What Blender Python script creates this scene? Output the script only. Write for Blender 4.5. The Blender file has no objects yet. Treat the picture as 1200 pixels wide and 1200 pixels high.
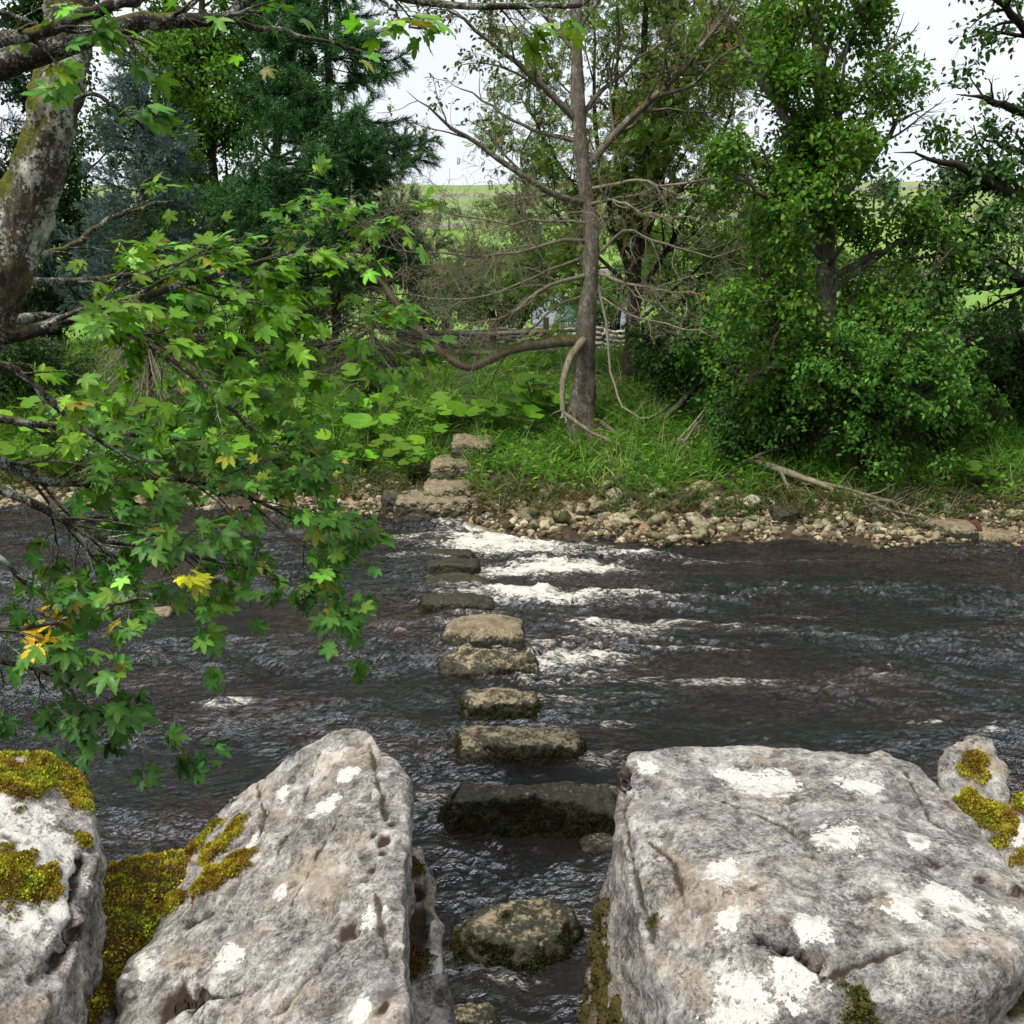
import bpy, bmesh, math, numpy as np
from mathutils import Vector
from mathutils.bvhtree import BVHTree
sc = bpy.context.scene
COL = sc.collection
PI = math.pi
# ------------------------------------------------------------------ camera model
CAM_Z = 3.0
PITCH = math.atan(240 / 1200.0)
CP, SP = math.cos(PITCH), math.sin(PITCH)

def at(px, py, Y):
    """point seen at photo pixel px,py at depth Y in front of the viewpoint"""
    u = (px - 600) / 1200.0; v = (600 - py) / 1200.0
    t = Y / (CP + v * SP)
    return np.array((u * t, Y, CAM_Z + t * (-SP + v * CP)))

def on_plane(px, py, z=0.0):
    u = (px - 600) / 1200.0; v = (600 - py) / 1200.0
    t = (z - CAM_Z) / (-SP + v * CP)
    return np.array((u * t, t * (CP + v * SP), z))

# ------------------------------------------------------------------ noise
def _hash(ix, iy, iz, seed):
    h = (ix.astype(np.uint32) * np.uint32(374761393) + iy.astype(np.uint32) * np.uint32(668265263)
         + iz.astype(np.uint32) * np.uint32(2147483647) + np.uint32(seed * 1274126177 & 0xffffffff))
    h ^= h >> np.uint32(13); h *= np.uint32(1274126177); h ^= h >> np.uint32(16)
    h *= np.uint32(2246822519); h ^= h >> np.uint32(13)
    return h

_G = np.array([(1,1,0),(-1,1,0),(1,-1,0),(-1,-1,0),(1,0,1),(-1,0,1),(1,0,-1),(-1,0,-1),(0,1,1),(0,-1,1),(0,1,-1),(0,-1,-1)], float)

def pnoise(p, seed=0):
    p = np.asarray(p, float)
    i = np.floor(p).astype(np.int64); f = p - i
    u = f * f * f * (f * (f * 6 - 15) + 10)
    def g(dx, dy, dz):
        gr = _G[_hash(i[:, 0] + dx, i[:, 1] + dy, i[:, 2] + dz, seed) % np.uint32(12)]
        return gr[:, 0] * (f[:, 0] - dx) + gr[:, 1] * (f[:, 1] - dy) + gr[:, 2] * (f[:, 2] - dz)
    def l(a, b, t): return a + (b - a) * t
    x00 = l(g(0,0,0), g(1,0,0), u[:, 0]); x10 = l(g(0,1,0), g(1,1,0), u[:, 0])
    x01 = l(g(0,0,1), g(1,0,1), u[:, 0]); x11 = l(g(0,1,1), g(1,1,1), u[:, 0])
    return l(l(x00, x10, u[:, 1]), l(x01, x11, u[:, 1]), u[:, 2])

def fbm(p, octaves=4, seed=0, gain=.5):
    p = np.asarray(p, float); r = np.zeros(len(p)); a = 1.0
    for k in range(octaves):
        r += a * pnoise(p, seed + k * 17); p = p * 2.03 + 5.1; a *= gain
    return r

def ridge(p, octaves=3, seed=0):
    p = np.asarray(p, float); r = np.zeros(len(p)); a = 1.0
    for k in range(octaves):
        r += a * (1 - np.abs(pnoise(p, seed + k * 13)) * 2); p = p * 2.1 + 3.7; a *= .5
    return r

def nrm(a):
    return a / np.maximum(np.linalg.norm(a, axis=-1, keepdims=True), 1e-9)

def sstep(a, b, x):
    t = np.clip((np.asarray(x, float) - a) / (b - a), 0, 1); return t * t * (3 - 2 * t)

# ------------------------------------------------------------------ objects
def setp(o, label=None, cat=None, group=None, kind=None):
    if label: o['label'] = label
    if cat: o['category'] = cat
    if group: o['group'] = group
    if kind: o['kind'] = kind
    return o

def thing(name, label, cat, loc, group=None):
    o = bpy.data.objects.new(name, None); COL.objects.link(o)
    o.location = tuple(float(v) for v in loc); o.empty_display_size = .1
    return setp(o, label, cat, group)

def make_mesh(name, V, F, attrs=None, smooth=True):
    me = bpy.data.meshes.new(name)
    V = np.ascontiguousarray(V, dtype=np.float32)
    me.vertices.add(len(V)); me.vertices.foreach_set('co', V.ravel())
    if not isinstance(F, (list, tuple)): F = [F]
    F = [np.asarray(f) for f in F if len(f)]
    idx = np.concatenate([f.ravel() for f in F]).astype(np.int32)
    ls = []; s = 0
    for f in F:
        ls.append(s + np.arange(len(f)) * f.shape[1]); s += f.size
    ls = np.concatenate(ls).astype(np.int32)
    me.loops.add(len(idx)); me.loops.foreach_set('vertex_index', idx)
    me.polygons.add(len(ls)); me.polygons.foreach_set('loop_start', ls)
    me.polygons.foreach_set('use_smooth', np.full(len(ls), smooth, dtype=bool))
    for k, a in (attrs or {}).items():
        a = np.asarray(a, dtype=np.float32)
        if a.ndim == 1:
            at_ = me.attributes.new(k, 'FLOAT', 'POINT'); at_.data.foreach_set('value', a)
        else:
            at_ = me.attributes.new(k, 'FLOAT_COLOR', 'POINT')
            if a.shape[1] == 3: a = np.concatenate([a, np.ones((len(a), 1), np.float32)], 1)
            at_.data.foreach_set('color', np.ascontiguousarray(a).ravel())
    me.update(calc_edges=True)
    return me

def mk(name, V, F, mat, parent=None, loc=(0, 0, 0), attrs=None, smooth=True):
    """one mesh object; V in world coordinates; loc = its origin when it has no parent"""
    off = np.array(parent_loc(parent)) if parent is not None else np.array(loc, float)
    me = make_mesh(name, np.asarray(V) - off, F, attrs, smooth)
    me.materials.append(mat)
    o = bpy.data.objects.new(name, me); COL.objects.link(o)
    if parent is not None: o.parent = parent
    else: o.location = tuple(float(v) for v in loc)
    return o

def parent_loc(o):
    l = np.zeros(3)
    while o is not None:
        l = l + np.array(o.location); o = o.parent
    return l

class Acc:
    """collects geometry for one mesh"""
    def __init__(s): s.V = []; s.F = {}; s.n = 0; s.A = {}
    def add(s, V, F, **attrs):
        if not len(V): return
        for f in (F if isinstance(F, (list, tuple)) else [F]):
            if len(f): s.F.setdefault(f.shape[1], []).append(f + s.n)
        for k, a in attrs.items():
            a = np.asarray(a, float)
            if a.ndim == 0: a = np.full(len(V), float(a))
            if a.ndim == 1 and len(a) == 3 and len(V) != 3: a = np.tile(a, (len(V), 1))
            s.A.setdefault(k, []).append(a)
        s.V.append(V); s.n += len(V)
    def build(s, name, mat, parent=None, loc=(0, 0, 0), smooth=True):
        return mk(name, np.concatenate(s.V), [np.concatenate(f) for f in s.F.values()], mat, parent, loc,
                  {k: np.concatenate(a) for k, a in s.A.items()}, smooth)

# ------------------------------------------------------------------ tubes and branching
def tubes(P, R, k=5):
    """P (M,N,3) polylines, R (M,N) radii -> one mesh"""
    M, N, _ = P.shape
    T = np.empty_like(P); T[:, 1:-1] = P[:, 2:] - P[:, :-2]; T[:, 0] = P[:, 1] - P[:, 0]; T[:, -1] = P[:, -1] - P[:, -2]
    T = nrm(T)
    ch = nrm(P[:, -1] - P[:, 0])
    ref = np.where(np.abs(ch[:, 2:3]) < .75, np.array([[0, 0, 1.]]), np.array([[0, 1., 0]]))
    ref = nrm(ref - ch * np.sum(ref * ch, 1, keepdims=True))[:, None, :]
    U = nrm(np.cross(T, np.broadcast_to(ref, T.shape))); W = np.cross(U, T)
    a = np.arange(k) / k * 2 * PI
    V = P[:, :, None, :] + R[:, :, None, None] * (np.cos(a)[None, None, :, None] * U[:, :, None, :] + np.sin(a)[None, None, :, None] * W[:, :, None, :])
    V = V.reshape(-1, 3)
    m, n, j = np.meshgrid(np.arange(M), np.arange(N - 1), np.arange(k), indexing='ij')
    b = (m * N + n) * k; j2 = (j + 1) % k
    F = np.stack([b + j, b + j2, b + k + j2, b + k + j], -1).reshape(-1, 4)
    return V, F

def smooth_line(pts, n=14):
    """Catmull-Rom through pts (columns may include radius)"""
    p = np.asarray(pts, float)
    p = np.vstack([2 * p[0] - p[1], p, 2 * p[-1] - p[-2]])
    s = len(p) - 3
    t = np.linspace(0, s - 1e-6, n); i = t.astype(int); f = (t - i)[:, None]
    a, b, c, d = p[i], p[i + 1], p[i + 2], p[i + 3]
    return .5 * (2 * b + (c - a) * f + (2 * a - 5 * b + 4 * c - d) * f ** 2 + (3 * b - a - 3 * c + d) * f ** 3)

def limb(spec, n=14, jit=0., rng=None):
    """spec rows (px, py, Y, width in px) -> polyline, radii in metres"""
    q = np.array([list(at(a, b, Y)) + [w / 2 * Y / 1200.0] for a, b, Y, w in spec])
    L = smooth_line(q, n)
    P, R = L[:, :3], np.maximum(L[:, 3], .002)
    if n == 14: R = R * np.concatenate([np.ones(n - 4), [.85, .65, .45, .22]])
    if jit and rng is not None: P = P + rng.normal(0, jit, P.shape) * np.linspace(0, 1, n)[:, None]
    return P, R

def batch(limbs):
    return np.stack([l[0] for l in limbs]), np.stack([l[1] for l in limbs])

def spawn(P, R, n, rng, t=(.2, 1), L=(.3, .5), ang=(35, 70), up=0., grav=0., wig=.12, npts=8, rf=.6, rmin=.004, taper=.5, bias=(0, 0, 0), absL=None, tip=.25):
    M, N, _ = P.shape
    ln = np.linalg.norm(np.diff(P, axis=1), axis=2).sum(1)
    idx = rng.choice(M, n, p=ln / ln.sum()); tt = rng.uniform(t[0], t[1], n)
    f = tt * (N - 1); i = np.minimum(f.astype(int), N - 2); a = (f - i)[:, None]
    base = P[idx, i] * (1 - a) + P[idx, i + 1] * a
    T = nrm(P[idx, i + 1] - P[idx, i])
    r0 = R[idx, i] * (1 - a[:, 0]) + R[idx, i + 1] * a[:, 0]
    q = nrm(np.cross(rng.normal(size=(n, 3)), T))
    an = np.radians(rng.uniform(ang[0], ang[1], n))[:, None]
    d = nrm(T * np.cos(an) + q * np.sin(an) + np.array([0, 0, up]) + np.array(bias))
    ll = (ln[idx] * rng.uniform(L[0], L[1], n) * (1 - taper * tt)) if absL is None else rng.uniform(absL[0], absL[1], n) * (1 - taper * tt)
    out = np.empty((n, npts, 3)); out[:, 0] = base
    for k in range(1, npts):
        d = nrm(d + rng.normal(0, wig, (n, 3)) + np.array([0, 0, -grav]))
        out[:, k] = out[:, k - 1] + d * (ll / (npts - 1))[:, None]
    rr = np.maximum(r0 * rf, rmin)[:, None] * np.linspace(1, tip, npts)[None]
    return out, np.maximum(rr, rmin * .6)

def along(P, n, rng, t=(0.1, 1)):
    """n random points with tangents on a batch of polylines, by length"""
    M, N, _ = P.shape
    ln = np.linalg.norm(np.diff(P, axis=1), axis=2).sum(1)
    idx = rng.choice(M, n, p=ln / ln.sum()); f = rng.uniform(t[0], t[1], n) * (N - 1)
    i = np.minimum(f.astype(int), N - 2); a = (f - i)[:, None]
    return P[idx, i] * (1 - a) + P[idx, i + 1] * a, nrm(P[idx, i + 1] - P[idx, i])

# ------------------------------------------------------------------ leaves
def T_simple():
    V = np.array([(0,0,0),(.26,.3,.07),(.24,.65,.06),(0,1,-.06),(-.24,.65,.06),(-.26,.3,.07),(0,.5,-.01)])
    F = np.array([(0,1,6),(1,2,6),(2,3,6),(3,4,6),(4,5,6),(5,0,6)])
    return V, F
def T_quad():
    V = np.array([(0,0,0),(.27,.45,.07),(0,1,-.05),(-.27,.45,.07)])
    return V, np.array([(0,1,2),(0,2,3)])
def T_pinnate(pairs=5, w=.075, l=.3):
    V = []; F = []
    def leaflet(x, y, a):
        c, s = math.cos(a), math.sin(a); b = len(V)
        for (u, v, z) in ((0,0,0),(w,l*.5,.015),(0,l,-.03),(-w,l*.5,.015)):
            V.append((x + u * c + v * s, y - u * s + v * c, z - abs(s) * v * .15))
        F.extend([(b, b+1, b+2), (b, b+2, b+3)])
    for k in range(pairs):
        y = .2 + .65 * k / (pairs - 1)
        leaflet(0, y, 1.05); leaflet(0, y, -1.05)
    leaflet(0, .86, 0)
    return np.array(V), np.array(F)
def T_sycamore(fold=.10, droop=.22, wave=.06, ph=0., sk=0.):
    half = [(0,1.0),(6,.86),(10,.84),(15,.68),(21,.62),(27,.42),(34,.60),(40,.66),(43,.80),(49,.95),(55,.80),(61,.78),(67,.62),(74,.56),(82,.36),(92,.42),(100,.52),(108,.62),(116,.50),(128,.44),(146,.34),(168,.20)]
    pts = [(math.radians(a), r) for a, r in half] + [(math.radians(360 - a), r) for a, r in half[:0:-1]]
    V = [(0, .0, 0)]
    for a, r in pts:
        x, y = r * math.sin(a), r * math.cos(a)
        V.append((x + sk * y * y, y, fold * abs(x) - droop * r * r + wave * math.cos(a * 5 + ph) * r))
    n = len(pts)
    F = [(0, 1 + (k + 1) % n, 1 + k) for k in range(n)]
    V.append((.014, 0, -.01)); V.append((-.014, 0, -.01)); V.append((-.012, -.75, .12)); V.append((.012, -.75, .12))
    b = len(V) - 4
    F += [(b, b+1, b+2), (b, b+2, b+3)]
    return np.array(V), np.array(F)
def T_round():
    V = [(0, 0, 0)]; n = 16
    for k in range(n + 1):
        a = math.radians(18 + 324 * k / n) ; r = (1 + .06 * math.cos(k * 2.4)) * (.75 + .25 * math.sin(a / 2))
        V.append((r * math.sin(a) * .95, -r * math.cos(a) , .12 * r + .05 * math.cos(k * 2.1)))
    F = [(0, k + 1, k + 2) for k in range(n)]
    return np.array(V), np.array([(a, c, b) for a, b, c in F])
def T_shoot(n=13, seed=3):
    r = np.random.default_rng(seed); V = []; F = []
    for k in range(n):
        y = k / n; a = k * 2.4; d = np.array((math.cos(a), .9, math.sin(a) * .75)); d /= np.linalg.norm(d)
        d *= .24 * r.uniform(.8, 1.2); w = np.cross(d, (0, 1, 0)); w = w / np.linalg.norm(w) * .035
        b = len(V); p = np.array((0, y, 0)); V += [p - w, p + w, p + d]; F.append((b, b+1, b+2))
    b = len(V); V += [(-.025,0,0),(.025,0,0),(0,1.08,0)]; F.append((b,b+1,b+2))
    return np.array(V), np.array(F)

def scatter(tmpl, pos, Y, Nn, size):
    """copies of a leaf template: Y = leaf axis, Nn = approximate normal"""
    TV, TF = tmpl
    Y = nrm(Y); X = nrm(np.cross(Y, Nn)); Z = np.cross(X, Y)
    size = np.broadcast_to(np.asarray(size, float), (len(pos),))
    V = pos[:, None, :] + size[:, None, None] * (TV[None, :, 0:1] * X[:, None, :] + TV[None, :, 1:2] * Y[:, None, :] + TV[None, :, 2:3] * Z[:, None, :])
    F = TF[None] + (np.arange(len(pos)) * len(TV))[:, None, None]
    return V.reshape(-1, 3), F.reshape(-1, TF.shape[1])

def leafcol(rng, n, k, base, var=.25, hue=.12, alt=None, altp=0.):
    """per leaf colours repeated for its k vertices"""
    b = np.tile(np.array(base, float), (n, 1))
    if alt is not None:
        m = rng.random(n) < altp; b[m] = np.array(alt, float)
    b *= np.exp(rng.normal(0, var, (n, 1)))
    b *= np.array([1.25, 1.04, .78])
    b[:, 0] *= np.exp(rng.normal(0, hue, n)); b[:, 2] *= np.exp(rng.normal(0, hue, n))
    return np.repeat(b, k, axis=0)

# ------------------------------------------------------------------ materials
class NT:
    def __init__(s, name):
        s.m = bpy.data.materials.new(name); s.m.use_nodes = True
        s.t = s.m.node_tree; s.t.nodes.clear()
        s.out = s.t.nodes.new('ShaderNodeOutputMaterial')
    def n(s, typ, **kw):
        nd = s.t.nodes.new('ShaderNode' + typ)
        ins = kw.pop('ins', {})
        for k, v in kw.items(): setattr(nd, k, v)
        for k, v in ins.items(): s.set(nd, k, v)
        return nd
    def set(s, nd, k, v):
        i = nd.inputs[k]
        if hasattr(v, 'is_linked') or isinstance(v, bpy.types.NodeSocket): s.t.links.new(v, i)
        elif isinstance(v, (tuple, list)) and len(v) == 3 and i.type == 'RGBA': i.default_value = (*v, 1)
        else: i.default_value = v
    def attr(s, name, out='Fac'):
        return s.n('Attribute', attribute_name=name).outputs[out]
    def noise(s, scale, detail=4, rough=.55, vec=None, dist=0., out='Fac'):
        nd = s.n('TexNoise', ins={'Scale': scale, 'Detail': detail, 'Roughness': rough, 'Distortion': dist})
        if vec is not None: s.set(nd, 'Vector', vec)
        return nd.outputs[out]
    def voro(s, scale, vec=None, feature='F1', out='Distance', rnd=1.):
        nd = s.n('TexVoronoi', feature=feature, ins={'Scale': scale, 'Randomness': rnd})
        if vec is not None: s.set(nd, 'Vector', vec)
        return nd.outputs[out]
    def ramp(s, fac, stops, interp='LINEAR'):
        nd = s.n('ValToRGB'); r = nd.color_ramp; r.interpolation = interp
        while len(r.elements) < len(stops): r.elements.new(.5)
        for e, (p, c) in zip(r.elements, stops):
            e.position = p; e.color = (*c, 1) if isinstance(c, (tuple, list)) else (c, c, c, 1)
        s.set(nd, 'Fac', fac); return nd.outputs['Color']
    def mix(s, fac, a, b, blend='MIX'):
        nd = s.n('Mix', data_type='RGBA', blend_type=blend)
        s.set(nd, 0, fac); s.set(nd, 6, a); s.set(nd, 7, b); return nd.outputs[2]
    def math(s, op, a, b=0., clamp=False):
        nd = s.n('Math', operation=op, use_clamp=clamp); s.set(nd, 0, a); s.set(nd, 1, b); return nd.outputs[0]
    def step(s, v, lo, hi):
        nd = s.n('MapRange', interpolation_type='SMOOTHSTEP', ins={0: v, 1: lo, 2: hi}); return nd.outputs[0]
    def coord(s, out='Object'): return s.n('TexCoord').outputs[out]
    def mapping(s, vec, scale=(1, 1, 1), rot=(0, 0, 0)):
        return s.n('Mapping', ins={'Vector': vec, 'Scale': scale, 'Rotation': rot}).outputs[0]
    def bump(s, h, strength=.5, dist=.01, normal=None):
        nd = s.n('Bump', ins={'Height': h, 'Strength': strength, 'Distance': dist})
        if normal is not None: s.set(nd, 'Normal', normal)
        return nd.outputs[0]
    def bsdf(s, col, rough=.8, spec=.3, normal=None, **kw):
        nd = s.n('BsdfPrincipled', ins={'Base Color': col, 'Roughness': rough, 'Specular IOR Level': spec, **kw})
        if normal is not None: s.set(nd, 'Normal', normal)
        return nd.outputs[0]
    def done(s, sh):
        s.t.links.new(sh, s.out.inputs['Surface']); return s.m

def mat_leaf(name, rough=.5, trans=.35, spec=.35):
    m = NT(name); c = m.attr('col', 'Color')
    b = m.bsdf(c, rough, spec)
    t = m.n('BsdfTranslucent', ins={'Color': m.mix(1., c, (1.25, 1.3, .6), 'MULTIPLY')}).outputs[0]
    return m.done(m.n('MixShader', ins={0: trans, 1: b, 2: t}).outputs[0])

def mat_veined(name, angles, rough, trans, spec, wid=.016, side=26.):
    """leaf blade with veins drawn from its own local coordinates (attribute lf = x, y in leaf lengths)"""
    m = NT(name); c = m.attr('col', 'Color'); s = m.n('SeparateXYZ', ins={0: m.attr('lf', 'Vector')}); x, y = s.outputs[0], s.outputs[1]
    ax = m.math('ABSOLUTE', x); d = None; sv = None
    for a in angles:
        ca, sa = math.cos(math.radians(a)), math.sin(math.radians(a))
        p = m.math('ABSOLUTE', m.math('SUBTRACT', m.math('MULTIPLY', ax, ca), m.math('MULTIPLY', y, sa)))
        l = m.math('ADD', m.math('MULTIPLY', ax, sa), m.math('MULTIPLY', y, ca))
        q = m.math('ADD', p, m.math('MULTIPLY', m.math('LESS_THAN', l, -.01), 9.)); w = m.math('SUBTRACT', m.math('MULTIPLY', l, side), m.math('MULTIPLY', p, side * .8))
        if d is None: d, sv = q, w
        else:
            near = m.math('LESS_THAN', q, d); sv = m.math('ADD', m.math('MULTIPLY', w, near), m.math('MULTIPLY', sv, m.math('SUBTRACT', 1., near))); d = m.math('MINIMUM', d, q)
    vein = m.math('SUBTRACT', 1., m.step(d, wid * .35, wid)); rib = m.step(m.math('SINE', sv), .75, 1.)
    k = m.math('MAXIMUM', vein, m.math('MULTIPLY', rib, .35))
    blot = m.noise(30, 4, .6, m.coord()); c2 = m.mix(m.math('MULTIPLY', k, .55), c, m.mix(1., c, (1.7, 1.45, 1.9), 'MULTIPLY'))
    c2 = m.mix(m.math('MULTIPLY', m.step(blot, .45, .75), .35), c2, m.mix(1., c2, (.62, .62, .6), 'MULTIPLY'))
    c2 = m.mix(m.math('MULTIPLY', m.step(m.noise(75, 2, .5, m.coord()), .70, .74), .8), c2, (.10, .06, .02))
    nb = m.bump(m.math('SUBTRACT', 1., k), .5, .004)
    b = m.bsdf(c2, rough, spec, nb); t = m.n('BsdfTranslucent', ins={'Color': m.mix(1., c2, (1.25, 1.3, .6), 'MULTIPLY')}).outputs[0]
    return m.done(m.n('MixShader', ins={0: trans, 1: b, 2: t}).outputs[0])

def mat_bark(name, dark, mid, pale, lichen=None, lich_amt=.5, moss=None, moss_amt=.0, scale=1., bump=.8):
    m = NT(name); co = m.coord()
    st = m.mapping(co, (1, 1, .35))
    f = m.noise(26 * scale, 6, .65, st); g = m.noise(90 * scale, 4, .6, st)
    h = m.math('ADD', m.math('MULTIPLY', f, .65), m.math('MULTIPLY', g, .35))
    c = m.ramp(h, [(.30, dark), (.5, mid), (.72, pale)])
    if lichen:
        v = m.noise(75 * scale, 6, .78, co, .3); w = m.noise(6 * scale, 4, .6, co)
        k = m.step(m.math('ADD', m.math('MULTIPLY', v, .75), m.math('ADD', m.math('MULTIPLY', w, .6), m.math('MULTIPLY', h, .3))), 1.04 - lich_amt * .4, 1.10 - lich_amt * .4)
        lc = m.ramp(m.noise(22 * scale, 5, .7, co), [(.35, tuple(x * .38 * y for x, y in zip(lichen, (1., 1., .7)))), (.52, tuple(x * .75 for x in lichen)), (.68, tuple(x * 1.15 for x in lichen))])
        c = m.mix(k, c, lc); h = m.math('ADD', h, m.math('MULTIPLY', k, .15))
    if moss:
        nz = m.n('SeparateXYZ', ins={0: m.n('NewGeometry').outputs['Normal']}).outputs[2]
        w = m.noise(5 * scale, 4, .6, co)
        k = m.step(m.math('ADD', m.math('MULTIPLY', nz, .25), w), .72 - moss_amt * .4, .86 - moss_amt * .4)
        c = m.mix(k, c, m.mix(m.noise(120 * scale, 2, .5, co), moss, tuple(x * .35 for x in moss)))
    return m.done(m.bsdf(c, .9, .2, m.bump(h, bump, .015)))

def mat_flat(name, a, b, scale=8, rough=.9, bump=.5):
    m = NT(name); co = m.coord()
    f = m.noise(scale, 6, .65, co)
    return m.done(m.bsdf(m.ramp(f, [(.3, a), (.7, b)]), rough, .25, m.bump(m.noise(scale * 4, 5, .6, co), bump, .01)))

M_LEAF = mat_leaf('leaf_green', .55, .38, .22)
M_LEAF_NEAR = mat_veined('leaf_sycamore', (0, 49, 108), .42, .36, .35)
M_BUTTER = mat_veined('leaf_butterbur', (0, 35, 70, 105, 140, 172), .55, .35, .25, .03, 14.)
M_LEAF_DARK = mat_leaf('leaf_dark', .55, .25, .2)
M_NEEDLE = mat_leaf('needle', .55, .12, .3)
M_GRASS = mat_leaf('grass_blade', .55, .3, .3)
M_MOSS = mat_leaf('moss_tuft', .8, .2, .15)
M_BARK_SYC = mat_bark('bark_sycamore', (.014,.010,.007), (.06,.046,.03), (.14,.115,.08), lichen=(.40,.41,.33), lich_amt=.625, moss=(.13,.135,.018), moss_amt=.58, scale=1., bump=1.)
M_BARK_LIMB = mat_bark('bark_limb', (.008,.007,.006), (.025,.02,.016), (.07,.06,.05), lichen=(.40,.41,.35), lich_amt=.56, moss=(.13,.12,.02), moss_amt=.22, scale=1.6)
M_BARK_BROWN = mat_bark('bark_brown', (.03,.024,.017), (.115,.095,.07), (.27,.24,.19), lichen=(.36,.35,.29), lich_amt=.46, moss=(.10,.085,.018), moss_amt=.3, scale=.9, bump=1.)
M_BARK_DARK = mat_bark('bark_dark', (.010,.008,.006), (.03,.023,.016), (.07,.055,.04), scale=.6)
M_TWIG_PALE = mat_bark('twig_pale', (.09,.075,.05), (.20,.175,.125), (.38,.34,.26), scale=.8, moss=(.14,.13,.03), moss_amt=.1)
M_TWIG_GREY = mat_bark('twig_grey', (.05,.04,.03), (.12,.10,.075), (.22,.19,.15), scale=.8)
M_TWIG_DARK = mat_flat('twig_dark', (.010,.007,.005), (.035,.025,.018), 30)
# ================================================================== GROUND
BX = np.array([-40, -12, -7.5, -4.5, -2, -.6, .2, 3, 6.5, 12, 40.])
BY = np.array([16, 15.4, 15.0, 14.9, 14.45, 13.75, 13.25, 13.1, 12.85, 12.6, 12.])
def edge(x): return np.interp(x, BX, BY) + .12 * np.sin(x * 2.3) + .07 * np.sin(x * 5.1 + 1)
SP_ = np.array([-60, -8, -4, -1.5, -.4, 0, .5, 1.5, 2.6, 7.5, 10, 16, 30, 70, 140, 210, 345, 430, 700, 3000.])
SZ_ = np.array([-.5, -.42, -.38, -.25, -.1, .02, .20, .60, .82, 1.9, 2.05, 1.9, 1.7, 3.2, 7.8, 16, 44, 50, 52, 52.])
def terr(x, y):
    x = np.asarray(x, float); y = np.asarray(y, float)
    x, y = np.broadcast_arrays(x, y); sh = x.shape; x = x.ravel(); y = y.ravel()
    s = y - edge(x)
    z = np.interp(s, SP_, SZ_)
    p = np.stack([x, y, np.zeros_like(x)], 1)
    far = sstep(40, 300, y)
    z = z + far * (6 * pnoise(p / 190, 5) + 3 * pnoise(p / 70, 6)) * sstep(60, 400, y)
    bank = sstep(.6, 2.5, s) * (1 - sstep(60, 90, y))
    z = z + bank * (.16 * pnoise(p / 2.2, 1) + .07 * pnoise(p / .7, 2)) + sstep(-1, .2, s) * (1 - sstep(20, 40, y)) * .05 * pnoise(p / .35, 3)
    # near bank under the viewpoint
    nb = np.interp(y, [-60, -5, 0, 1.6, 2.0, 3.0, 3.7, 4.6], [1.6, 1.4, 1.3, 1.3, 1.05, .15, -.25, -.42])
    nz = nb + .05 * pnoise(p / .4, 8)
    z = np.where(y < 4.6, np.where(y < 3.7, nz, np.maximum(nz, z)), z)
    return z.reshape(sh)

def grid_mesh(xs, ys, zf):
    X, Y = np.meshgrid(xs, ys); Z = zf(X, Y)
    V = np.stack([X.ravel(), Y.ravel(), Z.ravel()], 1)
    nx, ny = len(xs), len(ys); i, j = np.meshgrid(np.arange(nx - 1), np.arange(ny - 1))
    a = (j * nx + i).ravel()
    return V, np.stack([a, a + 1, a + nx + 1, a + nx], 1)

xs = np.concatenate([-np.geomspace(2500, 16, 40), np.arange(-15.8, 15.9, .16), np.geomspace(16, 2500, 40)])
ys = np.concatenate([-np.geomspace(60, 1, 8), np.arange(-.5, 26, .13), np.geomspace(26.2, 3000, 90)])
gv, gf = grid_mesh(xs, ys, terr)
s_ = gv[:, 1] - edge(gv[:, 0])
m = NT('ground'); co = m.coord()
zone = m.attr('zone'); far = m.attr('far')
soil = m.ramp(m.noise(6, 6, .65, co), [(.3, (.018,.012,.008)), (.55, (.05,.035,.022)), (.75, (.11,.085,.055))])
peb = m.voro(9, co, out='Color'); pebd = m.voro(9, co)
bed = m.ramp(m.n('SeparateColor', ins={0: peb}).outputs[0], [(0, (.03,.016,.008)), (.35, (.10,.05,.022)), (.6, (.17,.10,.05)), (.85, (.30,.21,.12)), (1, (.24,.10,.04))])
bed = m.mix(m.step(pebd, .35, .6), bed, (.02,.012,.008))
big = m.noise(.8, 4, .6, co)
bed = m.mix(m.step(big, .42, .62), m.mix(.7, bed, (.03,.017,.010)), bed)
grass = m.ramp(m.noise(3, 6, .7, co), [(.3, (.012,.022,.006)), (.6, (.028,.05,.012)), (.8, (.06,.07,.02))])
n1 = m.noise(.018, 5, .6, co); n2 = m.noise(.6, 5, .65, co)
field = m.ramp(m.math('ADD', m.math('MULTIPLY', n1, .8), m.math('MULTIPLY', n2, .2)), [(.35, (.09,.19,.025)), (.5, (.14,.25,.04)), (.62, (.20,.26,.065)), (.7, (.15,.20,.05))])
hillc = m.ramp(m.noise(.012, 6, .65, co), [(.35, (.12,.18,.055)), (.5, (.17,.23,.08)), (.65, (.23,.25,.11))])
col = m.mix(m.step(zone, .1, .9), bed, soil)
col = m.mix(m.step(zone, 1.2, 1.9), col, grass)
col = m.mix(m.step(far, 0, .5), col, field)
col = m.mix(m.step(far, .6, 1.), col, hillc)
h = m.math('ADD', m.math('MULTIPLY', m.math('SUBTRACT', .5, pebd), 1.), m.noise(30, 4, .6, co))
M_GROUND = m.done(m.bsdf(col, .9, .2, m.bump(h, .6, .02)))
zone = np.where(gv[:, 1] < 6, np.where(gv[:, 1] < 3.6, 1., 0.), np.interp(s_, [-.6, .3, 1.3, 2.2], [0, 1, 1, 2]))
farA = np.interp(gv[:, 1], [24, 34, 240, 300], [0, .5, .6, 1.])
g = mk('ground', gv, gf, M_GROUND, attrs={'zone': zone, 'far': farA}); setp(g, kind='structure')

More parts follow.
